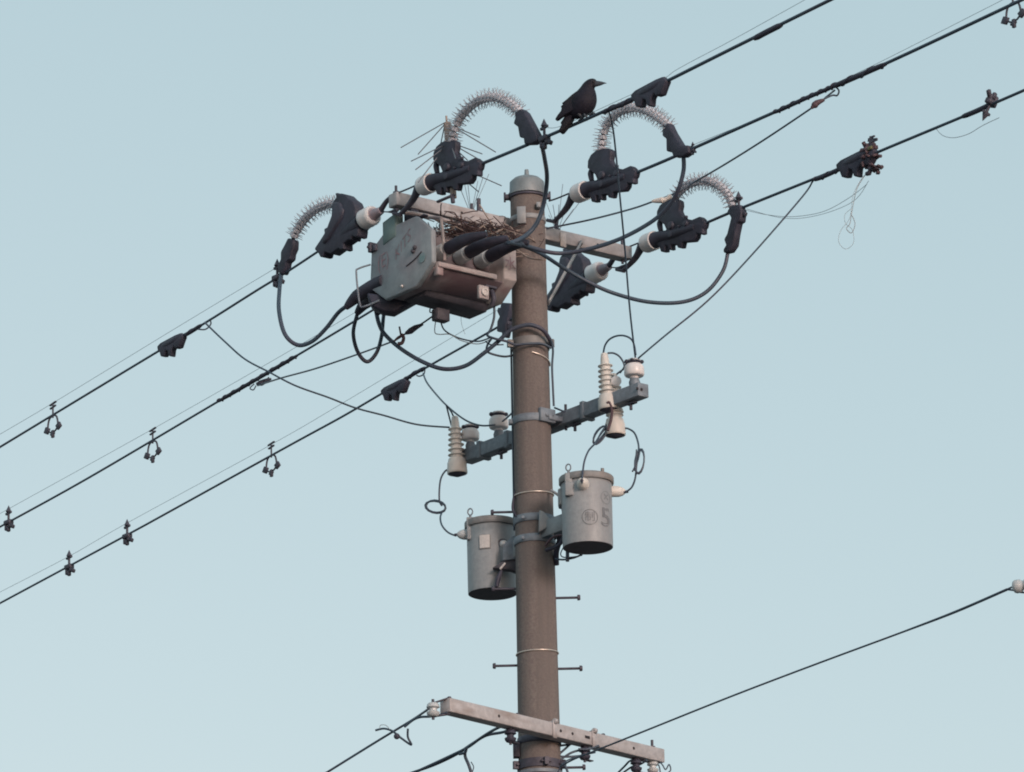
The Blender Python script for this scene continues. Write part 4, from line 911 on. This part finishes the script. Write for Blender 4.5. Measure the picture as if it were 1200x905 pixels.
# ------------------------------------------------------------------ the crow
zc_ = zz_(640, 80, 11.31)
cq = P1(683, 141); cdir = V((cos(radians(-24)), sin(radians(-24)), 0)); nrm_wire = nrmw; nrmw = V((-cdir.y, cdir.x, 0))
def C(x, y): return L(*zc_(x, y), cq, cdir)
crow = thing('crow', 'black crow perched on the uppermost right cable facing right', 'bird', C(520, 690))
def skin(cs, widths, ratio=.8, n=18):
    rings = []
    P = [C(x, y) for x, y in cs]; k = len(P)
    for i in range(k):
        t = (P[min(i+1, k-1)]-P[max(i-1, 0)]).normalized(); up_ = t.cross(nrmw).normalized()
        h = widths[i][0]; wd = widths[i][1]
        rings.append([P[i]+up_*h*cos(2*pi*j/n)+nrmw*wd*sin(2*pi*j/n) for j in range(n)])
    return rings
u_ = 1/11.31/190.  # zoomed px -> metres, roughly
sp_ = [(668, 212), (655, 208), (630, 205), (600, 215), (572, 245), (555, 285), (540, 335), (520, 395), (490, 455), (455, 510), (410, 560), (360, 590), (310, 610), (290, 625)]
hw = [(8, 8), (40, 34), (62, 50), (74, 58), (86, 66), (100, 80), (124, 104), (150, 128), (162, 138), (150, 130), (120, 110), (85, 85), (50, 60), (20, 30)]
hw = [(h*u_*1.0, wd*u_) for h, wd in hw]
rings = skin(sp_, hw)
# smooth refine
R2 = []
for i in range(len(rings)-1):
    for k in range(4):
        t = k/4; row = []
        for j in range(18):
            p0 = rings[max(i-1, 0)][j]; p1 = rings[i][j]; p2 = rings[i+1][j]; p3 = rings[min(i+2, len(rings)-1)][j]
            row.append(((p1*2)+(p2-p0)*t+(p0*2-p1*5+p2*4-p3)*t*t+(p1*3-p0-p2*3+p3)*t**3)*.5)
        R2.append(row)
R2.append(rings[-1])
mb = MB(); mb.ring_loft(R2); mb.build('body', M['crow'], crow, angle=80)
mb = MB(); mb.ring_loft(skin([(655, 207), (690, 205), (730, 202), (770, 198), (803, 201)], [(40*u_, 28*u_), (34*u_, 22*u_), (25*u_, 16*u_), (11*u_, 8*u_), (2*u_, 2*u_)], n=12)); mb.build('beak', M['beak'], crow, angle=80)
for s_ in (-1, 1):
    c = C(648, 196)+nrmw*s_*46*u_; mb = MB(); mb.ball(c, .0055, 10, 6); mb.build('eye', M['hole'], crow)
def blade(poly, off, th, name):
    mb = MB(); mb.prism([C(x, y)+nrmw*off for x, y in poly], nrmw, th); return mb.build(name, M['crow'], crow, bevel=.006, seg=2, angle=60)
for s_ in (-1, 1):
    blade([(500, 330), (440, 345), (385, 385), (325, 440), (250, 500), (268, 512), (235, 545), (250, 560), (240, 600), (200, 650), (165, 705), (170, 725), (200, 715), (260, 670), (350, 620), (430, 570), (500, 500), (530, 420), (510, 330)], s_*.036, .026, 'wing')
blade([(370, 560), (300, 590), (250, 680), (215, 780), (180, 850), (200, 868), (225, 855), (300, 765), (330, 720), (365, 650), (420, 600)], 0, .05, 'tail')
for k, (x, y) in enumerate(((455, 650), (545, 600))):
    off = (-1, 1)[k]*.025
    mb = MB(); top = C(x, y-30)+nrmw*off; ft = C(x+25 if k == 0 else x+30, y+35 if k == 0 else y+45)+nrmw*off*.4
    mb.tube([top, top*.4+ft*.6+w*.004, ft], [.014, .007, .006], 8); mb.build('leg', M['beak'], crow)
    mb = MB()
    for q in (-1, 0, 1): mb.tube([ft, ft+w*.03+nrmw*.012*q+Z*.018, ft+w*.04+nrmw*.018*q-Z*.0], [.005, .0055, .003], 6)
    mb.tube([ft, ft-w*.025+Z*.0, ft-w*.03-Z*.012], [.005, .005, .003], 6); mb.build('foot', M['beak'], crow)

# ------------------------------------------------------------------ light
S_EL = radians(14); S_AZ = radians(150)      # sun low, behind the camera to its right (azimuth from +Y, clockwise)
sd = V((sin(S_AZ)*cos(S_EL), cos(S_AZ)*cos(S_EL), sin(S_EL)))
ld = bpy.data.lights.new('sun', 'SUN'); ld.energy = 1.1; ld.angle = radians(12); ld.color = (1.0, .86, .80)
lo = bpy.data.objects.new('sun', ld); col.objects.link(lo); lo.rotation_euler = sd.to_track_quat('Z', 'Y').to_euler(); lo.location = (10, -20, 30)
SKYM = (1.35, .95, .76); SKYK = (2.35, 4.1, 4.6)
wd_ = bpy.data.worlds.new('World'); sc.world = wd_; wd_.use_nodes = True; nt = wd_.node_tree
bg = nt.nodes['Background']; sky = nt.nodes.new('ShaderNodeTexSky'); sky.sky_type = 'NISHITA'; sky.sun_disc = False
sky.sun_elevation = S_EL; sky.sun_rotation = S_AZ; sky.altitude = 0; sky.air_density = 1.0; sky.dust_density = 2.0; sky.ozone_density = 2.0
# thin high haze: the blue of the clear sky partly washed out, then blended with an even pale veil
def mixn(bt, fac, A, B):
    q = nt.nodes.new('ShaderNodeMix'); q.data_type = 'RGBA'; q.blend_type = bt; q.inputs['Factor'].default_value = fac
    for k, v in (('A', A), ('B', B)):
        if isinstance(v, tuple): q.inputs[k].default_value = (*v, 1)
        else: nt.links.new(v, q.inputs[k])
    return q.outputs['Result']
bw = nt.nodes.new('ShaderNodeRGBToBW'); nt.links.new(sky.outputs['Color'], bw.inputs['Color'])
c1_ = mixn('MIX', .5, sky.outputs['Color'], bw.outputs['Val'])
c2_ = mixn('MULTIPLY', 1.0, c1_, SKYM)
c3_ = mixn('MIX', .5, c2_, SKYK)
nt.links.new(c3_, bg.inputs['Color'])
bg.inputs['Strength'].default_value = .15
sc.cycles.filter_width = 1.9
vs = sc.view_settings; sc.display_settings.display_device = 'sRGB'; vs.view_transform = 'Standard'; vs.look = 'None'; vs.gamma = 1; vs.use_curve_mapping = False; vs.exposure = 0.42
for o in bpy.data.objects:
    if '_o' in o: del o['_o']
